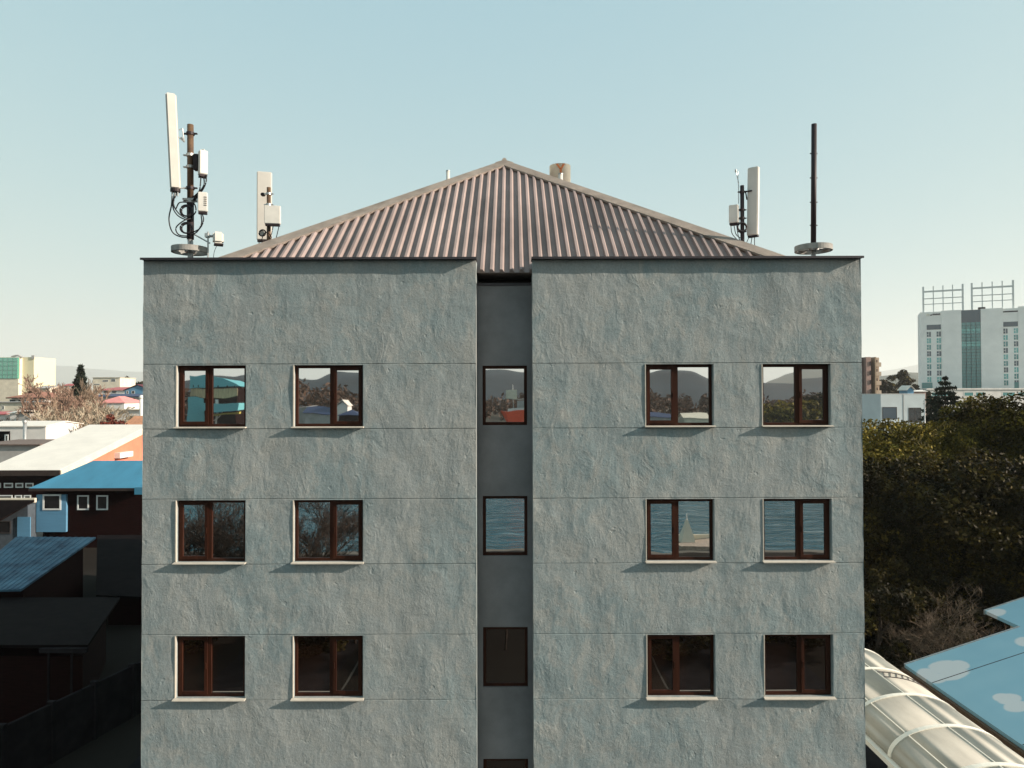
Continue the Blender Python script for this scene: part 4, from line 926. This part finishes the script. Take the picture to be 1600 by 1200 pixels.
for (pa_, pb_) in ((1448.3, 1455), (1463.6, 1470.8), (1568.2, 1575.2), (1584.5, 1591.4)):
    far = pa_ > 1500
    for k in range(9):
        y0 = (518.2 if not far else 513.0)+10.15*k; 
        if k == 8 and not far: continue
        c_ = 1459 if not far else 1580
        hwin(hu(pa_)+.05, hu(pb_)-.05, hz_(y0+7.8, c_), hz_(y0, c_), (TEALL, TEALG, TEALD)[(k*7+int(pa_)) % 3])
for pa_, pb_, ya, yb in ((1448.3, 1470.8, 507.7, 515.2), (1568.2, 1591.4, 503, 510.5)):
    bm = B(); hbox(bm, hu(pa_)+.05, hu(pb_)-.05, .42, .495, hz_(yb, pa_), hz_(ya, pa_)); wf = obj('window', bm, TEALD, t, local=True)
bm = B(); hbox(bm, hu(1568.2), hu(1591.4), .43, .495, hz_(487.5, 1580), hz_(485.5, 1580)); obj('roof_slot', bm, DARKSTEEL, t, local=True)
bm = B(); hbox(bm, hu(1440), hu(1456.5), .40, .495, hz_(607, 1450), hz_(598, 1450)); obj('window', bm, TEALG, t, local=True)
bm = B(); hbox(bm, hu(1584.5), hu(1600), .40, .495, hz_(607, 1590), hz_(597, 1590)); obj('window', bm, TEALG, t, local=True)
# the roof sign on the left wing: a pale disc, a dark wedge and a strip of small dark strokes
bm = B(); u0 = hu(1450); zc_ = hz_(491.5, 1455)
cyl(bm, (u0, .3, zc_), (u0, .495, zc_), .62, n=16); hbox(bm, u0+.1, u0+.9, .3, .48, zc_-.25, zc_+.35); obj('sign_disc', bm, RIBW, t, local=True)
bm = B(); prism(bm, [(u0+.95, .3, zc_-.5), (u0+1.75, .3, zc_-.5), (u0+1.6, .3, zc_+.35)], [(u0+.95, .48, zc_-.5), (u0+1.75, .48, zc_-.5), (u0+1.6, .48, zc_+.35)])
for k in range(9): hbox(bm, hu(1457.5)+k*.36, hu(1457.5)+k*.36+.28, .38, .48, zc_-.32, zc_+(.42 if k % 3 else .30))
obj('sign_strokes', bm, DARKSTEEL, t, local=True)
for posts, top_, base_ in ((((1444.2, 1.0), (1460, .55), (1475.3, .55), (1490.5, .55), (1506.5, 1.0)), 447, 485), (((1520.8, 1.0), (1537, .55), (1553, .55), (1568.8, .55), (1586, 1.0)), 441, 481)):
    for px, wd in posts:
        u = hu(px); bm = B(); zt_ = at(px, top_-(px-posts[0][0])*.075, A.y+ud.y*u).z; hbox(bm, u-wd*.36, u+wd*.36, 2.6, 2.6+wd*.7, ZH-.6, zt_); obj('frame_post', bm, FRAMEW, t, local=True)
    ua, ub = hu(posts[0][0]), hu(posts[-1][0])
    for f, hh in ((.80, .42), (.52, .22), (.30, .20)):
        zt_ = at(posts[0][0], top_, A.y+ud.y*ua).z; z = ZH+(zt_-ZH)*f; bm = B(); hbox(bm, ua+.3, ub-.3, 2.75, 2.95, z-hh, z+hh); obj('frame_rail', bm, FRAMEW, t, local=True)
bm = B(); hbox(bm, hu(1530), hu(1541), 1.0, 3, ZH+.02, ZH+.9); obj('roof_plant', bm, DARKSTEEL, t, local=True)
t2 = thing('podium_building', 'low white podium building with a glazed strip in front of the hotel foot', 'building', (225, 300, 0))
q = at(1448, 609, 300); q2 = at(1660, 609, 300)
bm = B(); box(bm, q.x, q2.x, 300, 312, 0, q.z); obj('wall', bm, WHITEW, t2); bm = B(); box(bm, q.x-.3, q2.x, 299.6, 312.3, q.z+.002, q.z+.6); obj('roof', bm, WHITEW, t2)
for xa, xb in ((1455, 1485), (1506, 1522), (1524, 1540), (1566, 1587), (1590, 1612)): win_px(t2, xa, xb, 612, 619.5, 299.9, 300, frame=WHITEW, g=TEALG, fw=.3)

t = hpx('long low white building with two dark glazed bays behind the trees', 1376, 1446, 616, 616, 660, 190, 16, mat('bluish white render', (.50, .56, .57), .8, var=.05, scale=.3), WHITEW, 'flat', over=.05, name='building', cat='building')
win_px(t, 1379, 1402, 636, 655, 189.9, 190.05, frame=FRAMED, g=TEALD, fw=.15); win_px(t, 1420, 1440, 637, 660, 189.9, 190.05, frame=FRAMED, g=DGLASS, fw=.15, mull=True)
bm = B(); q = at(1412, 616, 189.9); box(bm, q.x-.06, q.x+.06, 189.98, 190.045, 0, q.z); obj('downpipe', bm, GREYW, t)
hpx('tiny white gabled dormer house peeking over the long low white building', 1417, 1431, 603, 610, 618, 215, 5, LBLUE, WHITEROOF, 'gable', ridge='y')
hpx('low wooden hut with white roof edge between low building and hotel foot', 1428, 1450, 610, 612, 620, 230, 6, BRICKB, WHITEW, 'gable', name='hut', cat='hut')
# brown apartment tower
q0 = at(1340, 558, 230); q1 = at(1377, 558, 230); ZB = q0.z
t = thing('apartment_tower', 'narrow brown apartment tower with stacked balconies beside the grey block', 'building', ((q0.x+q1.x)/2, 236, 0))
def X(px): return at(px, 558, 230).x
bm = B(); box(bm, X(1352), X(1359.5), 229.5, 242, 0, ZB); box(bm, X(1330), X(1349.5), 231, 242, 0, ZB-.2); obj('wall', bm, BRICKB, t)
bm = B(); box(bm, X(1349.5)+.01, X(1352)-.01, 231.5, 242, 0, ZB-.1); box(bm, X(1359.5)+.01, X(1365.5), 232.5, 242, 0, ZB-.1); obj('recess_wall', bm, mat('shade dark recess render', (.06, .035, .045), .9), t)  # both recesses coloured dark in place of their shade
bm = B(); box(bm, X(1365.5)+.01, X(1367.5), 229.3, 242, 0, ZB); obj('lit_edge_wall', bm, mat('sunlit edge tan render', (.34, .25, .17), .85), t)  # tan strip imitates the tower's sunlit edge
bm = B(); box(bm, X(1367.5)+.01, X(1376), 231, 242, 0, ZB-.1); obj('rear_wall', bm, BEIGE, t)
for k in range(8):
    z = ZB-1.2-k*3.0
    bm = B(); box(bm, X(1367.5)+.02, X(1375.8), 229.6, 230.98, z-1.9, z-.55); obj('balcony', bm, BEIGE, t)
    bm = B(); box(bm, X(1369), X(1373), 230.8, 230.99, z-.54, z+.35); obj('window', bm, DARKSTEEL, t)
    bm = B(); box(bm, X(1357.6), X(1359.3), 229.3, 229.49, z-1.6, z-.2); obj('window', bm, DARKSTEEL, t)

for i, (px, py, dep, rr, lab) in enumerate(((1404, 577, 320, 6.5, 'big hazy dark tree behind the low white building'), (1384, 596, 300, 4, 'small hazy tree right of the brown tower'), (1424, 598, 280, 4, 'dark hazy tree left of the hotel foot'), (1440, 606, 260, 3.5, 'reddish hazy tree at the hotel left foot'))):
    q = at(px, py, dep); leafy_tree(lab, (q.x, q.y, 0), q.z, rr, q.z*.45, 40+i, LEAF2, 60, 70, .75)
q = at(1477, 587, 80); conifer('dark pointed conifer in front of the hotel podium', (q.x, q.y, 0), q.z, 5.6, 7, leaf=.30, nb=20, layers=26)
q = at(1444.5, 625, 78); t = thing('light_pole', 'slim pale pole rising left of the pointed conifer', 'pole', (q.x, q.y, 0)); bm = B(); cyl(bm, (q.x, q.y, 0), q, .09, .06, n=8); obj('shaft', bm, GALV, t, True); bm = B(); box(bm, q.x-.12, q.x+.12, q.y-.05, q.y+.05, q.z-.5, q.z-.3); obj('bracket', bm, GALV, t)

# leafy evergreen trees beside the block
TR = [(1372, 664, 47, 4.2, 'rounded olive tree touching the grey block edge'), (1424, 668, 50, 3.8, 'lower olive tree second from the grey block'), (1470, 668, 46, 3.0, 'olive tree in front of the pointed conifer'),
      (1535, 630, 48, 3.3, 'tall dark green tree below the hotel glass column'), (1602, 628, 45, 3.4, 'tall lit tree at the right picture edge'), (1566, 648, 54, 3.0, 'tree between the two tall ones before the hotel')]
FR = [(1400, 706, 41, 4.0, 'lower shaded tree in front, near the grey block'), (1465, 720, 40, 4.2, 'lower shaded tree in the middle of the front row'), (1540, 700, 39, 4.4, 'lower shaded tree behind the bare shrub'), (1600, 712, 38, 4.2, 'lower shaded tree above the blue roof')]
srcs = []
for i, (px, py, dep, rr, lab) in enumerate(TR+FR):
    q = at(px, py, dep)
    if i in (0, 3, 6):
        lm = LEAF1 if i == 0 else LEAF2 if i == 6 else leaf_mat('part sunlit green leaf', (.012, .010, .002), (.24, .185, .03), .18)  # mid mix has golden sun in its pale end
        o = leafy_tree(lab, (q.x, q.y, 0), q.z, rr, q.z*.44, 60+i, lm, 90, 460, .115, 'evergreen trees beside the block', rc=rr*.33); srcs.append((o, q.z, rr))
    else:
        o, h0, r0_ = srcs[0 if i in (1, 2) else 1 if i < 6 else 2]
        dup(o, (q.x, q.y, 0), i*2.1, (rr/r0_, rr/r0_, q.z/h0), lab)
for x, y, k in ((33, 38.5, 0), (37, 41, 1), (41, 37, 2)):  # unseen trees added to shade the lower front row
    o, h0, r0_ = srcs[1]; dup(o, (x, y, 0), x*.7, (1.15, 1.15, (9.6+k*.4)/h0), ('unseen tree added to shade the front row, behind the blue roof', 'second unseen tree added to shade the front row', 'rear unseen tree added to shade the front row')[k])
BROWNTW = mat('brown bare twigs', (.155, .110, .072), .9, var=.3, scale=5)
q = at(1478, 985, 32.5); o = twig_tree('wide brown bare shrub of tangled twigs before the dark trees', (q.x, q.y, 0), 4.6, 1.0, 4, BROWNTW, 6, .04, .35, None, 'bare_shrub', (2, 4), 7, .75, 'shrub'); o.scale = (1.25, 1.1, 1.0)
UNDER = []
for i, (px, py, dep, rr) in enumerate(((1372, 900, 34, 2.2), (1420, 885, 36, 2.4), (1500, 905, 36.5, 2.3), (1545, 890, 37, 2.4), (1450, 930, 35, 1.8))):
    q = at(px, py, dep); lab = ('dark shaded bush nearest the grey block', 'dark shaded bush behind the bare shrub on its left', 'dark shaded bush behind the bare shrub', 'dark shaded bush just above the blue cloud roof', 'low dark bush among the bare shrub twigs')[i]
    if not UNDER: UNDER.append((leafy_tree(lab, (q.x, q.y, 0), q.z, rr, q.z*.52, 97, LEAF2, 60, 220, .11, 'shaded bushes', 'bush', 'bush'), q.z, rr))
    else: dup(UNDER[0][0], (q.x, q.y, 0), i*1.9, (rr/UNDER[0][2], rr/UNDER[0][2], q.z/UNDER[0][1]), lab)

# blue flat-pitched house with painted clouds
m = bpy.data.materials.new('blue roof with painted clouds'); m.use_nodes = True; n, l = m.node_tree.nodes, m.node_tree.links
p = n['Principled BSDF']; p.inputs['Roughness'].default_value = .45
tc = n.new('ShaderNodeTexCoord'); nz = n.new('ShaderNodeTexNoise'); nz.inputs['Scale'].default_value = .9; nz.inputs['Detail'].default_value = 3; l.new(tc.outputs['Object'], nz.inputs[0])
mx = n.new('ShaderNodeMix'); mx.data_type = 'RGBA'; mx.inputs[6].default_value = (.19, .375, .455, 1); mx.inputs[7].default_value = (.25, .43, .50, 1); l.new(nz.outputs[0], mx.inputs[0]); l.new(mx.outputs[2], p.inputs['Base Color'])
SKYBLUE = m
Pz = lambda x: 3.0+(x-16.0)*.323
t = thing('blue_roof_house', 'house with sky blue sloping roof painted with white clouds', 'house', (20, 27, 0))
outl = [(15.95, 12.0), (15.95, 29.05), (20.66, 29.05), (20.66, 31.2), (28, 31.2), (28, 12.0)]
bm = B(); prism(bm, [(x, y, Pz(x)-.14) for x, y in outl], [(x, y, Pz(x)) for x, y in outl]); rf = obj('roof', bm, SKYBLUE, t)
mk = None; nt = SKYBLUE.node_tree
def nd_(op, *vs):
    t_ = nt.nodes.new('ShaderNodeMath'); t_.operation = op
    for i, v in enumerate(vs):
        if isinstance(v, (int, float)): t_.inputs[i].default_value = v
        else: nt.links.new(v, t_.inputs[i])
    return t_.outputs[0]
sx = nt.nodes.new('ShaderNodeSeparateXYZ'); nt.links.new(tc.outputs['Object'], sx.inputs[0])
wz = nt.nodes.new('ShaderNodeTexNoise'); wz.inputs['Scale'].default_value = 1.6; wz.inputs['Detail'].default_value = 5; nt.links.new(tc.outputs['Object'], wz.inputs[0])
def roof_xy(px, py):
    v = at(px, py, 1.0); k = v.x; c_ = v.z-H; d_ = (3.0-16*.323-H)/(c_-k*.323); return k*d_-20, d_-27
for px, py, wpx, hpx_ in ((1448, 1053, 16, 9), (1475, 1042, 26, 10), (1497, 1040, 18, 8), (1490, 1054, 32, 8), (1465, 1060, 16, 7), (1556, 957, 18, 6), (1576, 1092, 20, 8), (1565, 1090, 12, 6), (1588, 1104, 22, 8), (1604, 1002, 20, 8), (1640, 1060, 26, 9)):
    x_, y_ = roof_xy(px, py); xa_, _ = roof_xy(px+wpx, py); _, yb_ = roof_xy(px, py-hpx_); rx_, ry_ = abs(xa_-x_)+.1, abs(yb_-y_)+.1
    dx_ = nd_('DIVIDE', nd_('SUBTRACT', sx.outputs[0], x_), rx_); dy_ = nd_('DIVIDE', nd_('SUBTRACT', sx.outputs[1], y_), ry_)
    f_ = nd_('SUBTRACT', 1.0, nd_('ADD', nd_('MULTIPLY', dx_, dx_), nd_('MULTIPLY', dy_, dy_)))
    mk = f_ if mk is None else nd_('MAXIMUM', mk, f_)
mr = nt.nodes.new('ShaderNodeMapRange'); mr.inputs[1].default_value = -.05; mr.inputs[2].default_value = .30; mr.inputs[4].default_value = .85
nt.links.new(nd_('ADD', mk, nd_('MULTIPLY', nd_('SUBTRACT', wz.outputs[0], .5), .9)), mr.inputs[0])
dots = nt.nodes.new('ShaderNodeTexVoronoi'); dots.inputs['Scale'].default_value = .95; dots.inputs['Randomness'].default_value = .35; nt.links.new(tc.outputs['Object'], dots.inputs[0])
m0 = nt.nodes.new('ShaderNodeMix'); m0.data_type = 'RGBA'; nt.links.new(nd_('MULTIPLY', dots.outputs['Distance'], .55), m0.inputs[0]); nt.links.new(mx.outputs[2], m0.inputs[6]); m0.inputs[7].default_value = (.165, .34, .43, 1)
m1_ = nt.nodes.new('ShaderNodeMix'); m1_.data_type = 'RGBA'; nt.links.new(mr.outputs[0], m1_.inputs[0]); nt.links.new(m0.outputs[2], m1_.inputs[6]); m1_.inputs[7].default_value = (.55, .56, .55, 1)
nt.links.new(m1_.outputs[2], p.inputs['Base Color'])
bm = B()
for ya in (27.2, 22.4, 17.6): prism(bm, [(15.96, ya, Pz(15.96)+.001), (27.9, ya, Pz(27.9)+.001), (27.9, ya+.025, Pz(27.9)+.001), (15.96, ya+.025, Pz(15.96)+.001)], [(15.96, ya, Pz(15.96)+.012), (27.9, ya, Pz(27.9)+.012), (27.9, ya+.025, Pz(27.9)+.012), (15.96, ya+.025, Pz(15.96)+.012)])
obj('roof_seam', bm, DARKSTEEL, rf)
bm = B(); prism(bm, [(16.6, 12.5, 0), (16.6, 28.5, 0), (27.5, 28.5, 0), (27.5, 12.5, 0)], [(16.6, 12.5, Pz(16.6)-.15), (16.6, 28.5, Pz(16.6)-.15), (27.5, 28.5, Pz(27.5)-.15), (27.5, 12.5, Pz(27.5)-.15)]); obj('wall', bm, LBLUE, t)
bm = B(); box(bm, 21.4, 27.5, 28.52, 30.7, 0, 4.4); obj('rear_wing', bm, CREAM, t)
bm = B()
for a_, b_ in (((15.93, 12), (15.93, 29.07)),): box(bm, 15.80, 15.935, 12, 29.08, Pz(15.95)-.34, Pz(15.95)-.12)
obj('gutter', bm, RUSTY, t)
bm = B()
for (xa, ya), (xb, yb) in (((15.95, 29.07), (20.64, 29.07)), ((20.64, 31.22), (28, 31.22))):
    prism(bm, [(xa, ya, Pz(xa)-.18), (xb, ya, Pz(xb)-.18), (xb, ya, Pz(xb)+.02), (xa, ya, Pz(xa)+.02)], [(xa, ya+.06, Pz(xa)-.18), (xb, ya+.06, Pz(xb)-.18), (xb, ya+.06, Pz(xb)+.02), (xa, ya+.06, Pz(xa)+.02)])
obj('verge_trim', bm, GALV, t)
for k in range(9):
    y = 13.2+k*1.95; bm = B(); box(bm, 15.82, 16.6, y, y+.09, Pz(15.95)-.52, Pz(15.95)-.35); obj('rafter_end', bm, BEIGE, t)

# barrel-vaulted canopy along the block
XC, ZS, W_, HV = 11.4, H-9.5, 1.52, .78
t = thing('vaulted_canopy', 'hazy barrel vaulted walkway canopy with white arches beside the grey block', 'canopy', (XC, 18, 0))
Y0_, Y1_ = 9.0, 25.0; nseg = 24
def vp(a_, y, e=0): return Vector((XC-(W_+e)*math.cos(a_), y, ZS+(HV+e)*math.sin(a_)))
bays = [Y0_+1.95*k for k in range(9)]
for y0, y1 in zip(bays, bays[1:]):
    bm = B()
    for k in range(nseg):
        a0, a1 = math.pi*k/nseg, math.pi*(k+1)/nseg
        prism(bm, [vp(a0, y0+.03), vp(a1, y0+.03), vp(a1, y1-.03), vp(a0, y1-.03)], [vp(a0, y0+.03, .012), vp(a1, y0+.03, .012), vp(a1, y1-.03, .012), vp(a0, y1-.03, .012)])
    bmesh.ops.remove_doubles(bm, verts=bm.verts, dist=.0005); obj('glazing_sheet', bm, POLY, t, True)
for y in bays:
    bm = B()
    for k in range(nseg):
        a0, a1 = math.pi*k/nseg, math.pi*(k+1)/nseg
        prism(bm, [vp(a0, y-.075, -.03), vp(a1, y-.075, -.03), vp(a1, y+.075, -.03), vp(a0, y+.075, -.03)], [vp(a0, y-.075, .035), vp(a1, y-.075, .035), vp(a1, y+.075, .035), vp(a0, y+.075, .035)])
    bmesh.ops.remove_doubles(bm, verts=bm.verts, dist=.0005); obj('arch_rib', bm, RIBW, t)
for a_ in (.80, 1.55):
    bm = B(); cyl(bm, vp(a_, Y0_, .015), vp(a_, bays[-1], .015), .018, n=6); obj('purlin', bm, RIBW, t)
for s in (-1, 1):
    bm = B(); box(bm, XC+s*(W_+.06)-.09, XC+s*(W_+.06)+.09, Y0_, bays[-1], ZS-.16, ZS-.02); obj('gutter', bm, RIBW, t)
    for y in bays[::2]:
        bm = B(); cyl(bm, (XC+s*(W_+.02), y, 0), (XC+s*(W_+.02), y, ZS-.16), .06, n=10); obj('post', bm, RIBW, t)
bm = B(); y = bays[-2]-.5
for k in range(nseg//2, nseg-2):
    a0, a1 = math.pi*k/nseg, math.pi*(k+1)/nseg
    tube(bm, [vp(a0, y-.2, .03), vp(a1, y-.2, .03)], .012, 5); tube(bm, [vp(a0, y+.2, .03), vp(a1, y+.2, .03)], .012, 5); tube(bm, [vp(a0, y-.2, .03), vp(a1, y+.2, .03)], .01, 5)
obj('ladder_truss', bm, DARKSTEEL, t)
#--END2
# ---------------------------------------------------------------- behind the camera: what the windows mirror
bm = B(); quad(bm, (-4000, -268, .6), (4000, -268, .6), (4000, -4000, .6), (-4000, -4000, .6)); quad(bm, (-4000, -268, .6), (4000, -268, .6), (4000, -266, -1.3), (-4000, -266, -1.3)); struct('far_bank', bm, mat('far bank turf', (.07, .055, .035), .95, var=.3, scale=.05))
def mz(py, V): return at(800, py, V).z
MH = [(-5400, mz(575, 900)), (-420, mz(592, 900)), (-336, mz(578, 900)), (-267, mz(592, 900)), (-228, mz(577, 900)), (-180, mz(583, 900)), (-120, mz(575, 900)), (-36, mz(577, 900)), (24, mz(581, 900)), (90, mz(584, 900)), (168, mz(588, 900)), (198, mz(575, 900)), (240, mz(584, 900)), (312, mz(592, 900)), (420, mz(595, 900)), (1800, mz(585, 900))]
hills('opposite_hills', -2500, 2500, -880, -2, MH, 190, mat('dark wooded slope', (.018, .030, .040), .95, var=.3, scale=.01), 220, 7, 9)
hills('opposite_far_hills', 200, 6000, -3600, -2, [(200, 5), (1300, mz(596, 3600)), (1500, mz(574, 3600)), (1700, mz(588, 3600)), (6000, mz(585, 3600))], 500, HAZEHILL, 120, 10, 14)
# a brown winter wood on the opposite shore: one mass
g = np.random.default_rng(3); pts = []
for k in range(420):
    x = g.uniform(-330, 330); y = -g.uniform(300, 470); h = g.uniform(9, 17)+(6 if abs(x+130) < 40 else 0); c = np.array([x, y, h*.55]); e = g.normal(size=(70, 3)); e /= np.linalg.norm(e, axis=1)[:, None]; pts.append(c+e*np.array([5.5, 5.5, h*.45])*g.uniform(.5, 1, (70, 1)))
WOODTW = leaf_mat('brown winter twigs', (.085, .050, .035), (.15, .095, .065), .1)
o = mesh_np('winter_wood', leaf_quads(np.concatenate(pts), 1.5), None, WOODTW); tag(o, 'brown winter wood on the opposite river bank', None, None, 'stuff')
for i, (px, py, V, rr) in enumerate(((1200, 634, 300, 8), (1225, 628, 305, 9), (1252, 632, 298, 8), (1280, 622, 310, 9))):
    q = atr(px, py, V); leafy_tree(('yellow green tree leftmost on the opposite bank, mirrored in the right window', 'taller yellow green tree mirrored in the right window', 'small yellow green tree mirrored in the right window', 'tallest dark tree mirrored in the right window')[i], (q.x, q.y, 0), q.z, rr, q.z*.45, 80+i, LEAF1 if i < 3 else LEAF2, 40, 70, .9)
# turquoise waterside hall
a_, b_ = atr(296, 590, 310), atr(378, 590, 310); y = a_.y
t = thing('waterside_hall', 'turquoise and white hall on the opposite bank, mirrored in the top left window', 'hall', ((a_.x+b_.x)/2, y-10, 0))
bm = B(); box(bm, a_.x, b_.x, y-20, y, 0, mz(607, 310)); obj('wall', bm, DARKWALL, t)
bm = B(); box(bm, a_.x, b_.x, y+.02, y+.4, mz(620, 310), mz(608, 310)); obj('timber_band', bm, mat('tan boards', (.50, .40, .24), .8, var=.25, scale=1, stretch=(3, 3, .2)), t)
TURQ = mat('turquoise sheet', (.14, .42, .46), .6, var=.08)
bm = B(); prism(bm, [(a_.x-.5, y+1, mz(608, 310)), (b_.x+2, y+1, mz(604, 310)), (b_.x-6, y+1, mz(591, 310)), (a_.x-.5, y+1, mz(587, 310))], [(a_.x-.5, y-20, mz(608, 310)), (b_.x+2, y-20, mz(604, 310)), (b_.x-6, y-20, mz(591, 310)), (a_.x-.5, y-20, mz(587, 310))]); obj('roof', bm, TURQ, t)
bm = B()
for k in range(7): x_ = a_.x+1.5+k*(b_.x-a_.x-3)/6; box(bm, x_-.22, x_+.22, y+1.02, y+1.25, mz(607, 310)+.2, mz(607, 310)+1.0)
obj('roof_hook', bm, DARKSTEEL, t)
bm = B(); box(bm, a_.x+9, a_.x+9.8, y+.05, y+.5, 1, mz(622, 310)); box(bm, a_.x+13.5, a_.x+14.3, y+.05, y+.5, 1, mz(622, 310)); box(bm, a_.x+9, b_.x-9, y+.06, y+.45, mz(646, 310), mz(643, 310)); tube(bm, arc_pts((a_.x+12, y+1, 8), (1, 0, 0), (0, 0, 1), 4.6, 180, 360, 12), .25); obj('white_framing', bm, WHITEW, t)
bm = B(); box(bm, b_.x-15, b_.x+2, y+.06, y+1.4, mz(647, 310), mz(644, 310)); obj('yellow_rail', bm, mat('yellow paint', (.55, .45, .10), .6), t)
bm = B(); box(bm, a_.x-.4, a_.x+6, y+.05, y+.6, 1, mz(620.5, 310)); obj('white_bay', bm, TURQ, t); bm = B(); box(bm, b_.x-16, b_.x+3, y+.05, y+6, mz(641, 310), mz(628, 310)); obj('porch_roof', bm, TURQ, t)
def back_house(lab, xa, xb, yr, ye, V, dp, wm_, rm_, st, ridge='x'):
    a_, b_ = atr(xa, ye, V), atr(xb, ye, V); house(lab, a_.x, b_.x, a_.y-dp, a_.y, mz(ye, V), mz(yr, V), wm_, rm_, st, (), .6, ridge=ridge)
back_house('dark roofed boathouse on the opposite bank, mirrored in the second top window', 470, 512, 637, 646, 292, 14, GREYW, NAVY, 'gable')
back_house('white gabled house beside the boathouse on the opposite bank', 524, 541, 624, 634, 296, 10, WHITEW, WHITEROOF, 'gable', 'y')
back_house('long dark shed right of the white gabled house across the river', 528, 562, 642, 649, 290, 10, DARKWALL, NAVY, 'hip')
back_house('grey warehouse at the left of the boathouse across the river', 455, 478, 632, 636, 305, 12, GREYW, GREYW, 'flat')
back_house('cream roofed house on the opposite bank, mirrored in the third top window', 1064, 1104, 645, 653, 292, 12, CREAM, CREAM, 'gable')
back_house('low dark shed left of the cream roofed house across the river', 1012, 1050, 648, 654, 292, 10, GREYW, NAVY, 'gable')
# red ship at the opposite quay
q = atr(812, 645, 290); t = thing('cargo_boat', 'red hulled boat with white cabin and mast, mirrored in the middle window', 'boat', (q.x, q.y, 0))
zt = mz(641, 290); x0, x1 = q.x-4.6, q.x+12; yy = q.y; bm = B()
bb_ = [(x0+2.2, yy-1.5), (x0+1.8, yy), (x0+2.2, yy+1.5), (x1, yy+2), (x1, yy-2)]; tt = [(x0, yy-2.2), (x0-1.8, yy), (x0, yy+2.2), (x1, yy+2.6), (x1, yy-2.6)]
prism(bm, [(x, y, 0) for x, y in bb_], [(x, y, zt) for x, y in tt]); obj('hull', bm, mat('red hull paint', (.80, .085, .025), .5, var=.1), t)
bm = B(); box(bm, x0+1, x1-.5, yy-2, yy+2, zt+.01, zt+.9); obj('bulwark', bm, WHITEW, t); bm = B(); box(bm, q.x-.5, q.x+5, yy-1.6, yy+1.6, zt+.91, zt+4.4); obj('cabin', bm, GREYW, t)
bm = B(); box(bm, q.x-4.2, q.x-.6, yy-1.4, yy+1.4, zt+5, zt+8.6); obj('deckhouse', bm, CREAM, t); bm = B(); cyl(bm, (q.x-2, yy, zt+.5), (q.x-2, yy, zt+11), .16); cyl(bm, (q.x-5, yy, zt+4.9), (q.x+4, yy, zt+4.9), .14); obj('mast', bm, GALV, t)
# quay with a white pyramid beacon
a_, b_ = atr(1046, 860, 62), atr(1118, 860, 62)
t = thing('quay', 'pale stone landing stage at the river edge, mirrored in the right windows', 'quay', ((a_.x+b_.x)/2, a_.y, -1)); bm = B(); box(bm, a_.x+1.4, b_.x+3, -37.6, -33.9, -1.3, .35); obj('deck', bm, mat('tan stone', (.34, .27, .21), .9, var=.2), t)
bm = B(); box(bm, a_.x+1.4, b_.x+3, -37.55, -37.35, .36, .75); obj('parapet', bm, CREAM, t)
q = atr(1080, 850, 64.5); t = thing('beacon', 'white pyramid beacon standing on the landing stage', 'beacon', (q.x, -36.6, .36)); bm = B()
prism(bm, [(q.x-.72, -37.2, .36), (q.x+.72, -37.2, .36), (q.x+.72, -35.8, .36), (q.x-.72, -35.8, .36)], [(q.x-.09, -36.7, 2.35), (q.x+.09, -36.7, 2.35), (q.x+.09, -36.5, 2.35), (q.x-.09, -36.5, 2.35)]); obj('body', bm, CREAM, t)
bm = B(); cyl(bm, (q.x, -36.6, 2.35), (q.x, -36.6, 2.8), .05); obj('finial', bm, WHITEW, t)
# bare trees on the near bank
DARKTW = mat('dark bare twigs', (.050, .032, .022), .9, var=.3, scale=4)
nb = [(300, 46, 9.3), (345, 41, 8.4), (378, 44, 9.0), (476, 43, 8.6), (515, 47, 8.8), (556, 40, 7.0), (262, 38, 6.5), (420, 38, 6.2), (787, 38, 4.2), (600, 37, 5.4)]
lb = ['tallest dark bare tree by the lane, mirrored in the outer left windows', 'dark bare tree leaning over the lane, mirrored in the left windows', 'dark bare tree between the two left window columns', 'dark bare tree mirrored in the second window column', 'dark bare tree nearest the river, mirrored in the second column', 'lower dark bare tree mirrored beside the second column', 'small dark bare tree at the lane edge', 'small dark bare tree between the lane and the lawn', 'low dark bare tree mirrored in the recess windows', 'low dark bare tree left of the recess']
pr = None
for (px, V, hh), lab in zip(nb, lb):
    q = atr(px, 700, V)
    if pr is None: pr = twig_tree(lab, (q.x, q.y, 0), 9.3, .75, 21, DARKTW, 6, .11, .7, 'dark bare trees on the near bank', kids=(3, 5), thin=1.6); tp = max(v.co.z for c_ in pr.children for v in c_.data.vertices); pr.scale = (hh/tp*1.3, hh/tp*1.3, hh/tp)
    else: dup(pr, (q.x, q.y, 0), px*.7, (hh/tp*1.3, hh/tp*1.3, hh/tp), lab)
for i, (px, V, hh, rr) in enumerate(((310, 40, 3.0, 2.2), (500, 39, 2.6, 2.4), (690, 38, 2.2, 2.0), (1060, 38, 2.4, 2.2), (1250, 39, 2.8, 2.4))):
    q = atr(px, 900, V); dup(UNDER[0][0], (q.x, q.y, 0), i*1.1, (rr/UNDER[0][2], rr/UNDER[0][2], hh/UNDER[0][1]), 'dark hedge bush on the near bank, mirrored in the %s lowest window' % ('first', 'second', 'middle', 'third', 'fourth')[i])
#--END3
# ---------------------------------------------------------------- the air
hm = bpy.data.materials.new('haze'); hm.use_nodes = True; n, l = hm.node_tree.nodes, hm.node_tree.links
for k in list(n):
    if k.type == 'BSDF_PRINCIPLED': n.remove(k)
pv = n.new('ShaderNodeVolumePrincipled'); pv.inputs['Color'].default_value = (.93, .95, .92, 1); pv.inputs['Density'].default_value = 9.5e-5; pv.inputs['Anisotropy'].default_value = 0.13
l.new(pv.outputs[0], n['Material Output'].inputs['Volume'])
bm = B(); box(bm, -19000, 19000, -19000, 19000, -3.5, 760); o = obj('haze', bm, hm); o['kind'] = 'stuff'; o.display_type = 'WIRE'
